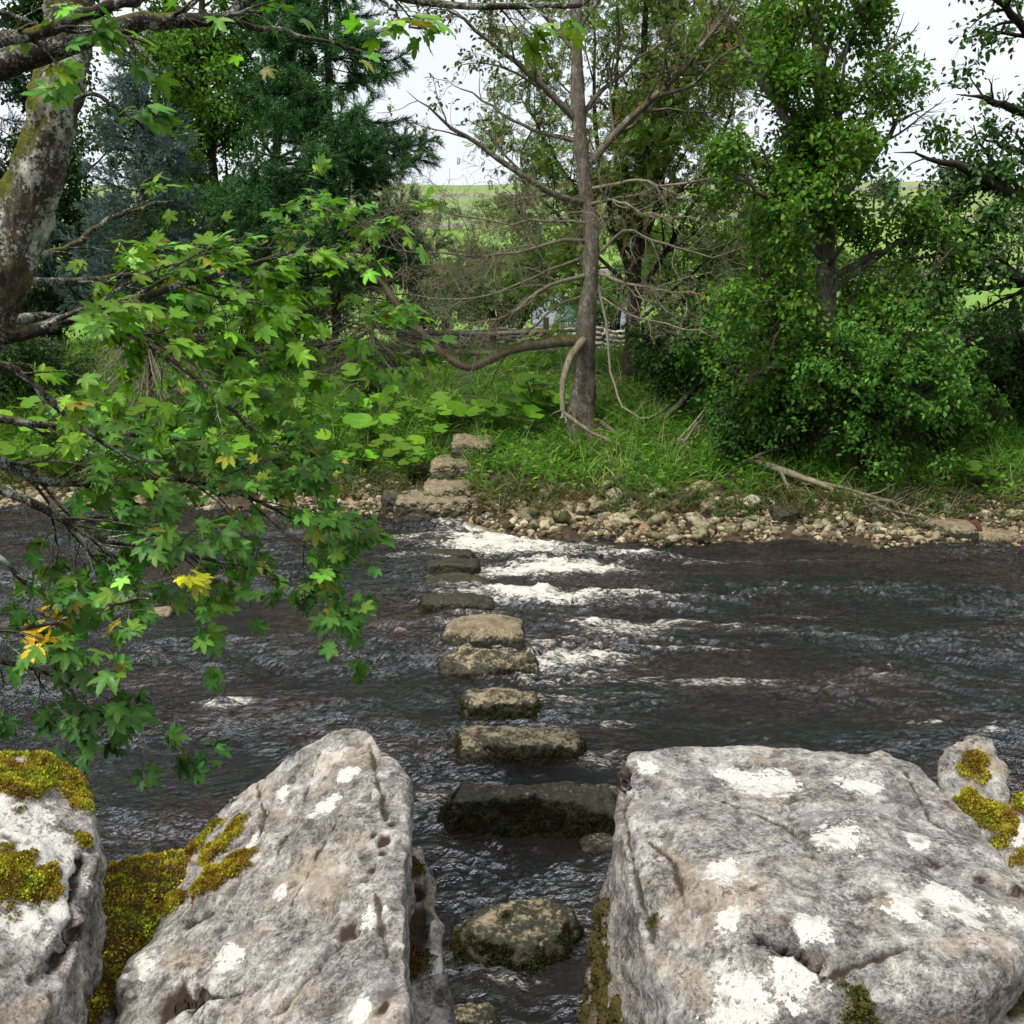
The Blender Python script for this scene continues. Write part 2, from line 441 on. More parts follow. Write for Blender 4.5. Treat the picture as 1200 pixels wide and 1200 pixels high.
# ================================================================== RIVER
FOAM = [  # px, py, radius x, radius y (m), strength
    (575, 634, .40, .16, 1.2), (600, 645, .62, .22, 1.25), (560, 626, .22, .10, .9), (640, 640, .5, .18, .6), (640, 667, .62, .20, 1.15), (600, 673, .34, .14, 1.),
    (690, 671, .55, .09, .6), (600, 697, .30, .12, .95), (640, 702, .45, .14, .95), (680, 708, .4, .10, .6), (735, 741, .34, .11, .8), (700, 733, .22, .10, .7), (770, 733, .3, .08, .7),
    (660, 780, .30, .12, .75), (700, 775, .25, .1, .6), (640, 790, .16, .10, .7), (862, 806, .28, .05, .6), (825, 657, .5, .05, .35), (740, 652, .5, .10, .6),
    (900, 655, .6, .04, .3), (270, 827, .14, .10, .8), (720, 855, .10, .06, .5), (705, 897, .18, .09, .65), (500, 948, .10, .12, .7), (1088, 853, .1, .05, .6), (1165, 862, .07, .07, .8),
    (480, 632, .3, .08, .55), (430, 640, .5, .07, .45), (470, 655, .25, .08, .4), (520, 622, .2, .06, .7), (760, 700, .5, .06, .5), (930, 722, .4, .04, .3), (820, 765, .35, .05, .5), (1000, 690, .5, .05, .4),
    (545, 648, .18, .07, .5), (530, 690, .35, .07, .45), (535, 709, .35, .07, .4), (690, 1105, .12, .10, .45), (600, 1160, .12, .06, .4), (640, 825, .2, .06, .5), (560, 640, .25, .10, 1.), (240, 830, .1, .04, .5), (380, 770, .2, .05, .3)]
wxs = np.concatenate([-np.geomspace(45, 9.3, 30), np.arange(-9.2, 9.21, .03), np.geomspace(9.3, 45, 30)])
wys = np.concatenate([np.arange(2.6, 3.6, .1), np.arange(3.6, 7, .016), np.arange(7, 15.6, .025), np.arange(15.6, 17.6, .2)])
STONE_LINE = lambda y: np.interp(y, [3.5, 14], [.03, -.85])
def water(x, y):
    sh = x.shape; x = x.ravel(); y = y.ravel()
    p = np.stack([x, y, np.zeros_like(x)], 1)
    d = x - STONE_LINE(y)                     # downstream distance from the line of stones
    turb = np.exp(-np.maximum(d, 0) / 3.0) * sstep(-1.5, .1, d + .5 * pnoise(p / .5, 71)) * sstep(5.5, 9, y) + .25
    turb = turb * (1 - .6 * sstep(-.6, -3, d) * 0)
    warp = np.stack([fbm(p * 1.1, 3, 21), fbm(p * 1.1 + 9, 3, 22), np.zeros_like(x)], 1)
    q = p * np.array([.50, 1.35, 1]) + warp * .42
    rip = .40 + 1.25 * sstep(-.45, .5, fbm(p * np.array([.45, .9, 1]) + 3, 3, 77)); rip = np.maximum(rip, .9 * turb)
    z = .055 * turb * fbm(q * 1.1, 3, 31)
    z += 1.04 * rip * (.028 * fbm(q * 2.2, 3, 32) + .022 * ridge(q * 4.4 + warp, 2, 33) * (.5 + turb) + .016 * fbm(q * 8.5, 2, 34) + .009 * ridge(q * 14, 2, 35))
    z += -.05 * sstep(-.3, .5, d) * sstep(7, 11, y) + .02       # small drop over the far stones
    f = np.zeros_like(x)
    for px, py, rx, ry, s in FOAM:
        c = on_plane(px, py); g_ = s * np.exp(-((x - c[0]) / (rx * 1.35)) ** 2 - ((y - c[1]) / (ry * 1.3)) ** 2)
        f += g_
    z += .05 * np.minimum(f, 1.3) * (.45 + fbm(q * 4, 3, 40)) 
    # bow waves around the stones
    f = f * 1.0 + .55 * sstep(.040, .075, z) * sstep(6, 9, y) * sstep(-.5, .25, d) * np.exp(-np.maximum(d, 0) / 5)
    water.f = f; water.rip = rip
    z = np.where(y > edge(x) + .6, -.15, z)
    return z.reshape(sh)
wv, wf = grid_mesh(wxs, wys, water)
foamA = water.f; ripA = water.rip
m = NT('river_water'); co = m.coord()
st = m.mapping(co, (1, 1.9, 1))
b1 = m.noise(16, 4, .65, st, .6); b2 = m.noise(52, 3, .6, st, .4)
nb = m.bump(m.math('ADD', b1, m.math('MULTIPLY', b2, .4)), 1., .05)
fr = m.n('Fresnel', ins={'IOR': 1.40, 'Normal': nb}).outputs[0]
gl = m.n('BsdfGlossy', ins={'Color': (1, 1, 1), 'Roughness': .025, 'Normal': nb}).outputs[0]
patch = m.noise(.55, 4, .6, m.mapping(co, (.7, 1.3, 1)))
tint = m.mix(m.step(patch, .42, .66), (.07,.042,.025), (.50,.27,.13))
tr = m.n('BsdfTransparent', ins={'Color': tint}).outputs[0]
murk = m.n('BsdfDiffuse', ins={'Color': m.mix(m.step(patch, .45, .7), (.004,.003,.003), (.030,.016,.010))}).outputs[0]
inner = m.n('MixShader', ins={0: .5, 1: tr, 2: murk}).outputs[0]
wat = m.n('MixShader', ins={0: fr, 1: inner, 2: gl}).outputs[0]
fa = m.attr('foam')
fn = m.math('ADD', m.noise(5, 7, .78, m.mapping(co, (.5, 1.5, 1)), 1.4), m.math('MULTIPLY', m.noise(26, 5, .75, m.mapping(co, (.6, 1.4, 1)), 1.), .8))
k = m.step(m.math('ADD', m.math('MULTIPLY', fa, .62), m.math('MULTIPLY', m.math('SUBTRACT', fn, .9), 3.4)), .22, 1.0)
k2 = m.math('MULTIPLY', m.math('MULTIPLY', k, m.step(fa, .03, .25)), .92)
foam = m.bsdf(m.mix(m.noise(5, 3, .6, co), (.70,.69,.67), (.62,.55,.43)), .6, .3, m.bump(fn, .8, .03))
M_WATER = m.done(m.n('MixShader', ins={0: k2, 1: wat, 2: foam}).outputs[0])
w = mk('river', wv, wf, M_WATER, attrs={'foam': foamA, 'rip': ripA}); setp(w, kind='structure')

# ================================================================== ROCKS
def rock_mesh(hulls, voxel, smooth=6, sub=1):
    """union of convex hulls, remeshed, softened and subdivided -> V, F, N"""
    vs, fs = [], []; n = 0
    for pts in hulls:
        bm = bmesh.new()
        for p in pts: bm.verts.new(tuple(p))
        r = bmesh.ops.convex_hull(bm, input=bm.verts[:])
        junk = [v for v in bm.verts if not v.link_faces]
        bmesh.ops.delete(bm, geom=junk, context='VERTS')
        bmesh.ops.triangulate(bm, faces=bm.faces[:]); bm.normal_update(); bm.verts.index_update()
        vs.append(np.array([v.co[:] for v in bm.verts])); fs.append(np.array([[v.index for v in f.verts] for f in bm.faces]) + n)
        n += len(bm.verts); bm.free()
    V = np.concatenate(vs); c = V.mean(0)
    me = make_mesh('tmp', V - c, np.concatenate(fs))
    o = bpy.data.objects.new('tmp', me); COL.objects.link(o)
    md = o.modifiers.new('r', 'REMESH'); md.mode = 'VOXEL'; md.voxel_size = voxel
    if smooth:
        md = o.modifiers.new('s', 'SMOOTH'); md.iterations = smooth; md.factor = .5
    if sub:
        md = o.modifiers.new('u', 'SUBSURF'); md.levels = sub; md.render_levels = sub
    dg = bpy.context.evaluated_depsgraph_get()
    e = o.evaluated_get(dg).to_mesh()
    nv = len(e.vertices); V = np.empty(nv * 3, np.float32); e.vertices.foreach_get('co', V)
    N = np.empty(nv * 3, np.float32); e.vertices.foreach_get('normal', N)
    F = np.empty(len(e.polygons) * 4, np.int32)
    idx = np.empty(len(e.loops), np.int32); e.loops.foreach_get('vertex_index', idx)
    F = idx.reshape(-1, 4).copy()
    o.evaluated_get(dg).to_mesh_clear()
    bpy.data.objects.remove(o); bpy.data.meshes.remove(me)
    return V.reshape(-1, 3).astype(float) + c, F, N.reshape(-1, 3).astype(float)

def vnormals(V, F):
    n = np.cross(V[F[:, 2]] - V[F[:, 0]], V[F[:, 3 if F.shape[1] > 3 else 1]] - V[F[:, 1 if F.shape[1] > 3 else 0]])
    if F.shape[1] == 3: n = np.cross(V[F[:, 1]] - V[F[:, 0]], V[F[:, 2]] - V[F[:, 0]])
    N = np.zeros_like(V)
    for k in range(F.shape[1]):
        for a in range(3): N[:, a] += np.bincount(F[:, k], n[:, a], len(V))
    return nrm(N)

def displace(V, N, F, amps, seed, bed_dir=(.35, .75, .55), pits=.012, bedding=.012):
    """rock relief: amps = list of (wavelength, amplitude, kind)"""
    d = np.zeros(len(V))
    for k, (wl, a, kind) in enumerate(amps):
        p = V / wl
        d += a * (fbm(p, 3, seed + k) if kind == 'f' else (ridge(p, 3, seed + k) - 1))
    V = V + N * d[:, None]; N = vnormals(V, F)
    # layering
    b = nrm(np.array(bed_dir)); h = V @ b + .06 * fbm(V / .35, 2, seed + 50)
    lay = pnoise(np.stack([h / .055, V[:, 0] * 1.2, V[:, 1] * 1.2], 1), seed + 51)
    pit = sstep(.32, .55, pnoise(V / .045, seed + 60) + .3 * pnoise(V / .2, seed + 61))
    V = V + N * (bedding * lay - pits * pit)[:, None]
    V = V + N * (.0026 * fbm(V / .016, 3, seed + 70) + .0020 * np.abs(pnoise(V / .03, seed + 72)))[:, None]
    return V, vnormals(V, F), pit

def bvh(V, F): return BVHTree.FromPolygons([Vector(v) for v in V], F.tolist())
def hit(tree, px, py):
    o = Vector((0, 0, CAM_Z)); q = at(px, py, 1.0); d = (Vector(q) - o).normalized()
    r = tree.ray_cast(o, d); return None if r[0] is None else np.array(r[0])

def seg_dist(V, pts):
    d = np.full(len(V), 1e9)
    for a, b in zip(pts[:-1], pts[1:]):
        ab = b - a; t = np.clip(((V - a) @ ab) / (ab @ ab + 1e-12), 0, 1)
        d = np.minimum(d, np.linalg.norm(V - (a + t[:, None] * ab), axis=1))
    return d

m = NT('limestone'); co = m.coord()
n1 = m.noise(7, 6, .62, co, .4); n2 = m.noise(34, 6, .68, co, .3); n3 = m.noise(130, 4, .7, co)
h = m.math('ADD', m.math('MULTIPLY', n1, .31), m.math('ADD', m.math('MULTIPLY', n2, .36), m.math('MULTIPLY', n3, .33)))
c = m.ramp(h, [(.39, (.035,.032,.03)), (.445, (.115,.106,.098)), (.50, (.225,.208,.19)), (.555, (.35,.33,.30)), (.63, (.58,.56,.52))])
tintn = m.noise(4.5, 4, .6, m.mapping(co, (1, 1, 1.3)), .5)
c = m.mix(m.math('MULTIPLY', m.step(tintn, .5, .7), .55), c, (.37,.29,.20))
c = m.mix(m.math('MULTIPLY', m.step(m.noise(5.5, 4, .6, m.mapping(co, (1.3, 1, 1))), .54, .7), .4), c, (.17,.165,.18))
# crustose lichen: broad placed patches and small white flecks
ln = m.math('ADD', m.noise(16, 6, .75, co), m.math('MULTIPLY', m.noise(70, 4, .7, co), .35))
big = m.step(m.math('ADD', m.attr('lich'), m.math('MULTIPLY', m.math('SUBTRACT', ln, .67), 2.2)), .42, .52)
fl = m.step(m.math('ADD', m.noise(24, 6, .8, co, .5), m.math('MULTIPLY', n1, .5)), .76, .92)
lc = m.ramp(m.noise(60, 4, .7, co), [(.3, (.44,.42,.37)), (.5, (.60,.585,.54)), (.7, (.70,.69,.64))])
c = m.mix(m.math('MULTIPLY', fl, .55), c, lc); c = m.mix(m.math('MULTIPLY', big, .93), c, lc)
och = m.step(m.noise(9, 4, .7, m.mapping(co, (1, 1, 1), (1, 2, 0))), .66, .74)
c = m.mix(m.math('MULTIPLY', och, .45), c, (.34,.24,.08))
dk = m.step(m.math('ADD', m.noise(60, 5, .75, co), m.math('MULTIPLY', m.noise(9, 3, .6, co), .5)), .80, .90)
c = m.mix(m.math('MULTIPLY', dk, .7), c, (.03,.024,.02))
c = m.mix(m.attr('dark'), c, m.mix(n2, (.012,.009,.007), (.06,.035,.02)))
c = m.mix(m.attr('mossm'), c, m.ramp(n3, [(.3, (.016,.013,.005)), (.6, (.075,.06,.012))]))
hh = m.math('ADD', m.math('MULTIPLY', n2, .8), m.math('MULTIPLY', n3, .6))
M_LIME = m.done(m.bsdf(c, .88, .25, m.bump(hh, .85, .013)))

def moss_cushions(name, V, F, N, w, n, rng, parent, h=(.0045, .0125), cols=((.20,.19,.02), (.10,.055,.012)), lean=.6, mat=None):
    """tufts of moss: tiny blades over the faces where w (per vertex weight) is high"""
    fw = w[F].mean(1); A = np.linalg.norm(np.cross(V[F[:, 1]] - V[F[:, 0]], V[F[:, 2]] - V[F[:, 0]]), axis=1)
    pr = fw * A * (.15 + .85 * sstep(-.2, .3, N[F[:, 0]] @ nrm(np.array([-V[:, 0].mean(), -V[:, 1].mean(), CAM_Z - V[:, 2].mean()]))))
    if pr.sum() <= 0: return None
    f = rng.choice(len(F), n, p=pr / pr.sum())
    bc = rng.dirichlet((1, 1, 1), n); P = (V[F[f][:, :3]] * bc[:, :, None]).sum(1); NN = nrm(N[F[f][:, 0]])
    d = nrm(NN + rng.normal(0, lean, (n, 3)) + np.array([0, 0, .3])); s = rng.uniform(h[0], h[1], n) * (1 + .5 * pnoise(P / .05, 3)) * (.45 + .55 * fw[f])
    TV = np.array([(-.22, 0, 0), (.22, 0, 0), (.30, .6, .05), (-.05, 1.05, .2), (-.3, .6, .05)]); TF = np.array([(0, 1, 2), (0, 2, 3), (0, 3, 4)])
    vv, ff = scatter((TV, TF), P - d * s[:, None] * .25, d, rng.normal(size=(n, 3)), s)
    k = np.clip(.5 + 1.1 * fbm(P / .06, 3, 11) + rng.normal(0, .22, n), 0, 1)[:, None]
    c = np.array(cols[0]) * k + np.array(cols[1]) * (1 - k); gk = sstep(.0, .5, pnoise(P / .09, 44))[:, None]; c = c * (1 - gk * .5) + c * np.array([.55, 1.1, .9]) * gk * .5; c = c * np.exp(rng.normal(0, .3, (n, 1)))
    return mk(name, vv, ff, mat or M_MOSS, parent, attrs={'col': np.repeat(c, 5, 0)})

def boulder(name, label, tops, bottom_z, seed, voxel=.016, amps=None, spread=(0, 0), lichens=(), cracks=(), darks=(), moss=(), moss_n=0, mossfn=None, cols=None, smooth=5, sub=1, group=None, extra=None, pits=.012, bedding=.012, bed_dir=(.35, .75, .55)):
    """tops: list of lists of (px,py,Y) hull points; each hull is closed by the same outline lower down"""
    hulls = []
    for t in tops:
        p = np.array([at(*q[:3]) for q in t]); c = p.mean(0)
        low = p.copy(); low[:, 2] = bottom_z; low[:, :2] = c[:2] + (p[:, :2] - c[:2]) * .9 + np.array(spread)
        mid = p.copy(); mid[:, 2] = p[:, 2] * .6 + bottom_z * .4; mid[:, :2] = c[:2] + (p[:, :2] - c[:2]) * 1.04 + np.array(spread) * .4
        hulls.append(np.concatenate([p, mid, low]))
    V, F, N = rock_mesh(hulls, voxel, smooth, sub)
    V, N, pit = displace(V, N, F, amps or [(.5, .035, 'f'), (.2, .022, 'f'), (.11, .010, 'r')], seed, pits=pits, bedding=bedding, bed_dir=bed_dir)
    rng = np.random.default_rng(seed)
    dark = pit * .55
    T = bvh(V, F)
    for pts, wd, dp in cracks:
        pts = [tuple(np.array(a) + (np.array(b) - np.array(a)) * t) for a, b in zip(pts[:-1], pts[1:]) for t in np.linspace(0, 1, 9)]
        h = [hit(T, *q) for q in pts]; h = [q for q in h if q is not None]
        if len(h) < 2: continue
        h = np.array(h); d = np.maximum(seg_dist(V, h) + .010 * fbm(V / .05, 3, seed + 5), 0)
        k = np.exp(-(d / wd) ** 2); V = V - N * (k * dp)[:, None]; dark = np.maximum(dark, sstep(.35, .8, k) * .9)
    N = vnormals(V, F); lich = np.zeros(len(V))
    for px, py, r in lichens:
        h = hit(T, px, py)
        if h is not None: lich = np.maximum(lich, np.clip(1 - .5 * np.linalg.norm(V - h, axis=1) / r, 0, 1))
    for px, py, r in darks:
        h = hit(T, px, py)
        if h is not None:
            d = np.linalg.norm(V - h, axis=1) / r + .5 * fbm(V / .05, 3, seed + 9)
            dk_ = sstep(1.1, .6, d); dark = np.maximum(dark, dk_); V = V - N * (dk_ * min(r * .3, .010))[:, None]
    mw = np.zeros(len(V))
    for px, py, r in moss:
        h = hit(T, px, py)
        if h is not None:
            d = np.linalg.norm(V - h, axis=1) / r + .7 * fbm(V / .09, 4, seed + 7, .65)
            mw = np.maximum(mw, sstep(1.1, .75, d))
    if mossfn is not None: mw = np.maximum(mw, mossfn(V, N))
    if moss_n: V = V + N * (mw * (.012 + .010 * fbm(V / .04, 2, seed + 8)))[:, None]; N = vnormals(V, F)
    base = np.array([V[:, 0].mean(), V[:, 1].mean(), bottom_z])
    root = thing(name, label, 'boulder', base, group)
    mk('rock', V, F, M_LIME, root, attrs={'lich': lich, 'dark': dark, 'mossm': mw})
    if moss_n: moss_cushions('moss', V, F, N, mw * (N[:, 2] > -.5), moss_n, rng, root, cols=cols or ((.40,.35,.03), (.18,.10,.018)))
    return root

boulder('limestone_boulder', 'large grey limestone boulder left of the gap, rising to a rounded peak', [
    [(438,854,2.95),(415,852,3.02),(385,858,3.02),(330,890,3.05),(270,930,3.08),(235,965,3.05),(195,1078,2.62),(138,1165,2.32),(120,1260,2.08),
     (468,900,2.75),(478,950,2.52),(472,1010,2.33),(464,1060,2.16),(468,1130,1.96),(476,1205,1.78),(480,1330,1.55),(130,1400,1.8), (330,1000,2.62),(400,920,2.78)]],
    .1, 101, voxel=.0105, amps=[(.55, .034, 'f'), (.22, .014, 'f'), (.14, .007, 'r'), (.05, .002, 'f')], pits=.004,
    lichens=[(300,985,.03),(405,905,.025),(330,1045,.02),(265,1125,.03),(420,1185,.03),(380,945,.04),(330,930,.03),(440,1075,.03)],
    cracks=[([(415,1095),(385,1115),(355,1150),(330,1180)], .011, .03), ([(280,1160),(240,1165),(215,1175)], .014, .03), ([(245,1070),(215,1085)], .012, .02), ([(432,870),(440,910),(452,960)], .008, .012), ([(440,1050),(452,1120)], .008, .012), ([(375,880),(350,950),(320,1010)], .006, .010), ([(395,960),(340,1060)], .006, .007), ([(300,920),(310,960),(290,1010)], .006, .01)],
    darks=[(200,1178,.055),(232,1170,.04),(437,978,.012),(448,1000,.014),(460,965,.02),(450,985,.02),(436,1020,.012),(447,1180,.02),(405,1090,.03),(450,885,.014)],
    moss=[(262,990,.07),(235,985,.08),(278,1012,.05),(215,1010,.08),(200,1060,.05),(180,1090,.05),(250,1030,.06),(150,1150,.04)], moss_n=20000, bed_dir=(.55, .6, .3))
boulder('limestone_slab', 'narrow upright limestone slab behind the left boulder, facing the water, with dark wet patches', [
    [(474,985,2.72),(492,992,2.72),(506,1020,2.66),(516,1080,2.5),(521,1125,2.4),(516,1210,2.25),(440,1210,2.2),(440,1000,2.66)]],
    -.1, 102, voxel=.016, lichens=[(500,1085,.03),(510,1130,.03)], darks=[(484,1070,.06),(488,1100,.05),(486,1050,.03)], moss=[(476,1020,.05),(486,1125,.05)], moss_n=1800, cols=((.16,.11,.012), (.04,.025,.008)))  # darks: colour darkened around set points on the face
boulder('pale_boulder', 'whitish limestone boulder at the left edge of the photo, capped with yellow moss', [
    [(-160,905,2.6),(-60,885,2.75),(40,893,2.78),(88,915,2.75),(104,960,2.6),(106,1010,2.46),(98,1050,2.35),(92,1110,2.2),(60,1180,2.02),(30,1260,1.85),(-160,1260,1.8),(20,940,2.55)]],
    .1, 103, voxel=.016, lichens=[(20,965,.09),(60,990,.06),(20,1010,.06),(85,1020,.04),(75,1060,.05),(30,1080,.05)], cracks=[([(0,975),(20,985)], .008, .012), ([(98,1000),(85,1100),(60,1130)], .02, .04)],
    darks=[(95,1095,.04)],
    moss=[(50,905,.11),(0,905,.12),(85,925,.06),(30,920,.06),(-60,910,.12),(10,1030,.07),(45,1035,.06),(0,1050,.06),(99,945,.035),(95,985,.02)], moss_n=24000)
boulder('mossy_rock', 'low rock smothered in golden moss between the pale boulder and the left grey boulder', [
    [(92,1022,2.95),(160,1036,2.94),(212,1015,3.0),(258,985,3.08),(250,1000,2.95),(205,1075,2.70),(150,1165,2.42),(120,1260,2.2),(60,1260,2.15),(80,1100,2.42),(85,1040,2.7)]],
    .1, 104, voxel=.015, mossfn=lambda V, N: sstep(-.30, .05, fbm(V / .12, 3, 5) + .6 * (V[:, 1] > 2.4) + .1), moss_n=70000, cols=((.50,.41,.03), (.24,.14,.02)), lichens=[(150,1080,.03),(130,1165,.04)])
boulder('limestone_block', 'pale stone fragment wedged in moss against the lower left boulder', [
    [(148,1125,2.42),(190,1100,2.45),(205,1085,2.5),(180,1150,2.3),(150,1165,2.25),(135,1150,2.3)]],
    .9, 105, voxel=.012, amps=[(.1, .008, 'f')], lichens=[(170,1130,.04)])

boulder('limestone_boulder', 'broad grey limestone boulder on the right, blotched with big white lichen patches', [
    [(722,905,2.80),(738,884,2.92),(790,871,3.02),(870,872,3.04),(960,884,3.0),(1035,879,3.02),(1080,897,2.92),(1108,940,2.72),(1150,988,2.5),(1195,1025,2.33),(1212,1080,2.1),(1195,1120,1.97),(1150,1160,1.86),
     (1000,1010,2.27),(870,1060,2.10),(760,1030,2.30),(724,985,2.55),(735,1060,2.3),(765,1130,2.12),(790,1230,1.9),(960,1180,1.82)],
    [(760,1060,2.25),(860,1075,2.12),(960,1140,1.92),(1050,1150,1.92),(1070,1190,1.92),(980,1330,1.75),(790,1330,1.75),(770,1200,2.0)]],
    .1, 106, spread=(-.06, .22), voxel=.0115, amps=[(.6, .032, 'f'), (.24, .015, 'f'), (.14, .006, 'r'), (.05, .002, 'f')], pits=.0035,
    lichens=[(900,920,.085),(860,905,.04),(985,980,.06),(1010,920,.05),(850,1022,.045),(868,1172,.06),(1120,1060,.06),(930,1140,.055),(950,1080,.04),(1060,1060,.04),(852,1080,.03),(1075,985,.035),(1200,1080,.04),(760,900,.03),(1140,1080,.03)],
    cracks=[([(873,1096),(905,1098),(940,1112),(958,1130)], .017, .06), ([(1085,1008),(1110,1022),(1150,1032),(1195,1045)], .010, .03), ([(925,970),(938,980)], .009, .02), ([(1005,998),(1035,992)], .007, .014), ([(958,1150),(1000,1130),(1060,1108)], .010, .02), ([(735,900),(728,960),(745,1040),(765,1110)], .012, .018), ([(760,985),(790,1010),(800,1060)], .006, .008), ([(850,940),(920,968)], .005, .006), ([(1060,900),(1090,960),(1150,1000)], .006, .009)],
    darks=[(915,1104,.03),(945,1118,.025),(878,1096,.02),(1095,1010,.02),(1150,1030,.02),(1195,1040,.025)],
    moss=[(1010,1190,.05),(770,1080,.02)], moss_n=900, cols=((.13,.12,.02), (.05,.045,.012)), bed_dir=(.2, .5, .85))
boulder('mossy_rock', 'dark mossy rock face tucked under the left side of the right boulder', [
    [(700,1050,2.72),(735,1046,2.66),(765,1090,2.46),(785,1150,2.28),(790,1260,2.05),(690,1260,2.3),(690,1110,2.62)]],
    -.1, 107, voxel=.015, mossfn=lambda V, N: sstep(-.15, .15, fbm(V / .1, 3, 15) + .5 * (V[:, 0] > .2) - .1) , moss_n=9000, cols=((.055,.06,.008), (.02,.016,.006)), lichens=[(735,1110,.03)])
boulder('rounded_boulder', 'small rounded grey boulder behind the right boulder with a tuft of moss on its face', [
    [(1100,882,3.06),(1118,864,3.12),(1140,860,3.14),(1160,866,3.12),(1178,895,3.04),(1192,945,2.9),(1185,985,2.78),(1120,985,2.8),(1102,925,2.95)]],
    .1, 108, voxel=.014, amps=[(.25, .02, 'f'), (.1, .008, 'f')], moss=[(1135,905,.045),(1140,890,.035),(1130,950,.07),(1165,960,.07),(1098,880,.03),(1180,965,.06)], moss_n=7000)
boulder('limestone_block', 'pale moss fringed rock at the right edge beside the small rounded boulder', [
    [(1165,960,2.92),(1230,900,3.1),(1300,900,3.1),(1300,1100,2.4),(1215,1060,2.5),(1170,1000,2.75)]],
    .1, 109, voxel=.016, lichens=[(1190,975,.05)], moss=[(1190,930,.06),(1215,935,.08),(1200,1010,.04),(1170,985,.04)], moss_n=5000)
boulder('mossy_rock', 'dark rock with brown moss in the bottom right corner below the right boulder', [
    [(1190,1060,2.35),(1290,1050,2.4),(1290,1330,1.75),(1080,1330,1.7),(1100,1215,1.93),(1150,1180,2.05),(1180,1120,2.2)]],
    .1, 110, voxel=.016, mossfn=lambda V, N: sstep(-.2, .15, fbm(V / .1, 3, 25)), moss_n=9000, lichens=[(1120,1180,.05)], cols=((.14,.11,.012), (.06,.035,.01)))

# ------------------------------------------------------------------ stepping stones
m = NT('river_stone'); co = m.coord()
n1 = m.noise(9, 6, .68, co); n2 = m.noise(45, 5, .7, co); n3 = m.noise(160, 3, .6, co)
nz = m.n('SeparateXYZ', ins={0: m.n('NewGeometry').outputs['Normal']}).outputs[2]
hgt = m.attr('hgt')
dry = m.ramp(m.math('ADD', m.math('MULTIPLY', n1, .5), m.math('MULTIPLY', n2, .5)), [(.36, (.06,.045,.026)), (.5, (.17,.135,.08)), (.64, (.33,.275,.175))])
wet = m.ramp(n2, [(.3, (.006,.006,.003)), (.5, (.022,.021,.008)), (.68, (.065,.05,.018))])
k = m.math('ADD', m.math('ADD', m.math('MULTIPLY', n1, 1.2), m.math('MULTIPLY', n2, .9)), m.math('MULTIPLY', hgt, m.math('ADD', m.math('MULTIPLY', nz, .40), .30)))
k = m.step(m.math('ADD', k, m.math('MULTIPLY', m.math('SUBTRACT', m.attr('dry'), 1.), .45)), 1.52, 1.74)
c = m.mix(k, wet, dry)
M_STONE = m.done(m.bsdf(c, m.n('MapRange', ins={0: k, 1: 0, 2: 1, 3: .55, 4: .88}).outputs[0], .4, m.bump(m.math('ADD', n2, m.math('MULTIPLY', n3, .5)), .8, .012)))

def block(name, label, px0, px1, yb, yf, ybot, seed, dry=1., base=0., moss_n=0, cat='stepping stone', group='stepping stones across the river', rel=.02, skew=0., mat=None, cols=((.045,.05,.010), (.020,.014,.006)), voxel=.022, trail=True, mossmask=None, chop=.12):
    rng = np.random.default_rng(seed)
    q = on_plane((px0 + px1) / 2, ybot, base); Yf = q[1]
    zt = at((px0 + px1) / 2, yf, Yf + .02)[2]; Yb = max(on_plane((px0 + px1) / 2, yb, zt)[1], Yf + .15)
    xl0, xr0 = at(px0, ybot, Yf)[0], at(px1, ybot, Yf)[0]
    sc_ = Yb / Yf
    c0 = np.array([(xl0 + xr0) / 2, (Yf + Yb) / 2]); hw, hd = (xr0 - xl0) / 2, (Yb - Yf) / 2
    pts = []
    for lev, gz, ins in ((0, zt, .90), (1, zt - (zt - base) * .35, 1.0), (2, base - .35, 1.05)):
        for a in np.linspace(0, 2 * PI, 16, endpoint=False):
            ca, sa = math.cos(a), math.sin(a)
            r = 1 / max(abs(ca), abs(sa)) * (1 - chop * (abs(ca * sa) * 2) ** 3) * rng.uniform(.93, 1.02)
            x = c0[0] + hw * ca * r * ins; y = c0[1] + hd * sa * r * ins + skew * ca * hw
            pts.append((x, y, gz + rng.normal(0, .012) * (lev == 0) + (.02 * rng.normal() * (lev == 0))))
    V, F, N = rock_mesh([np.array(pts)], voxel, 3, 1)
    V, N, pit = displace(V, N, F, [(.3, rel, 'f'), (.12, rel * .7, 'f'), (.05, rel * .25, 'r')], seed, pits=.006, bedding=.006)
    hgt = np.clip((V[:, 2] - base) / max(zt - base, .03), 0, 1)
    loc = np.array([c0[0], c0[1], base - .3]); root = thing(name, label, cat, loc, group)
    mk('stone', V, F, mat or M_STONE, root, attrs={'hgt': hgt, 'dry': np.full(len(V), dry), 'lich': hgt * 0, 'dark': hgt * 0, 'mossm': hgt * 0})
    if moss_n:
        w = sstep(.15, -.1, N[:, 2] - .55 + .5 * fbm(V / .1, 3, seed + 3)) * sstep(-.05, .05, V[:, 2] - base) 
        if mossmask is not None: w = w * mossmask(V, N)
        moss_cushions('moss', V, F, N, w, moss_n, rng, root, h=(.006, .015), cols=cols, lean=.6)
    return root

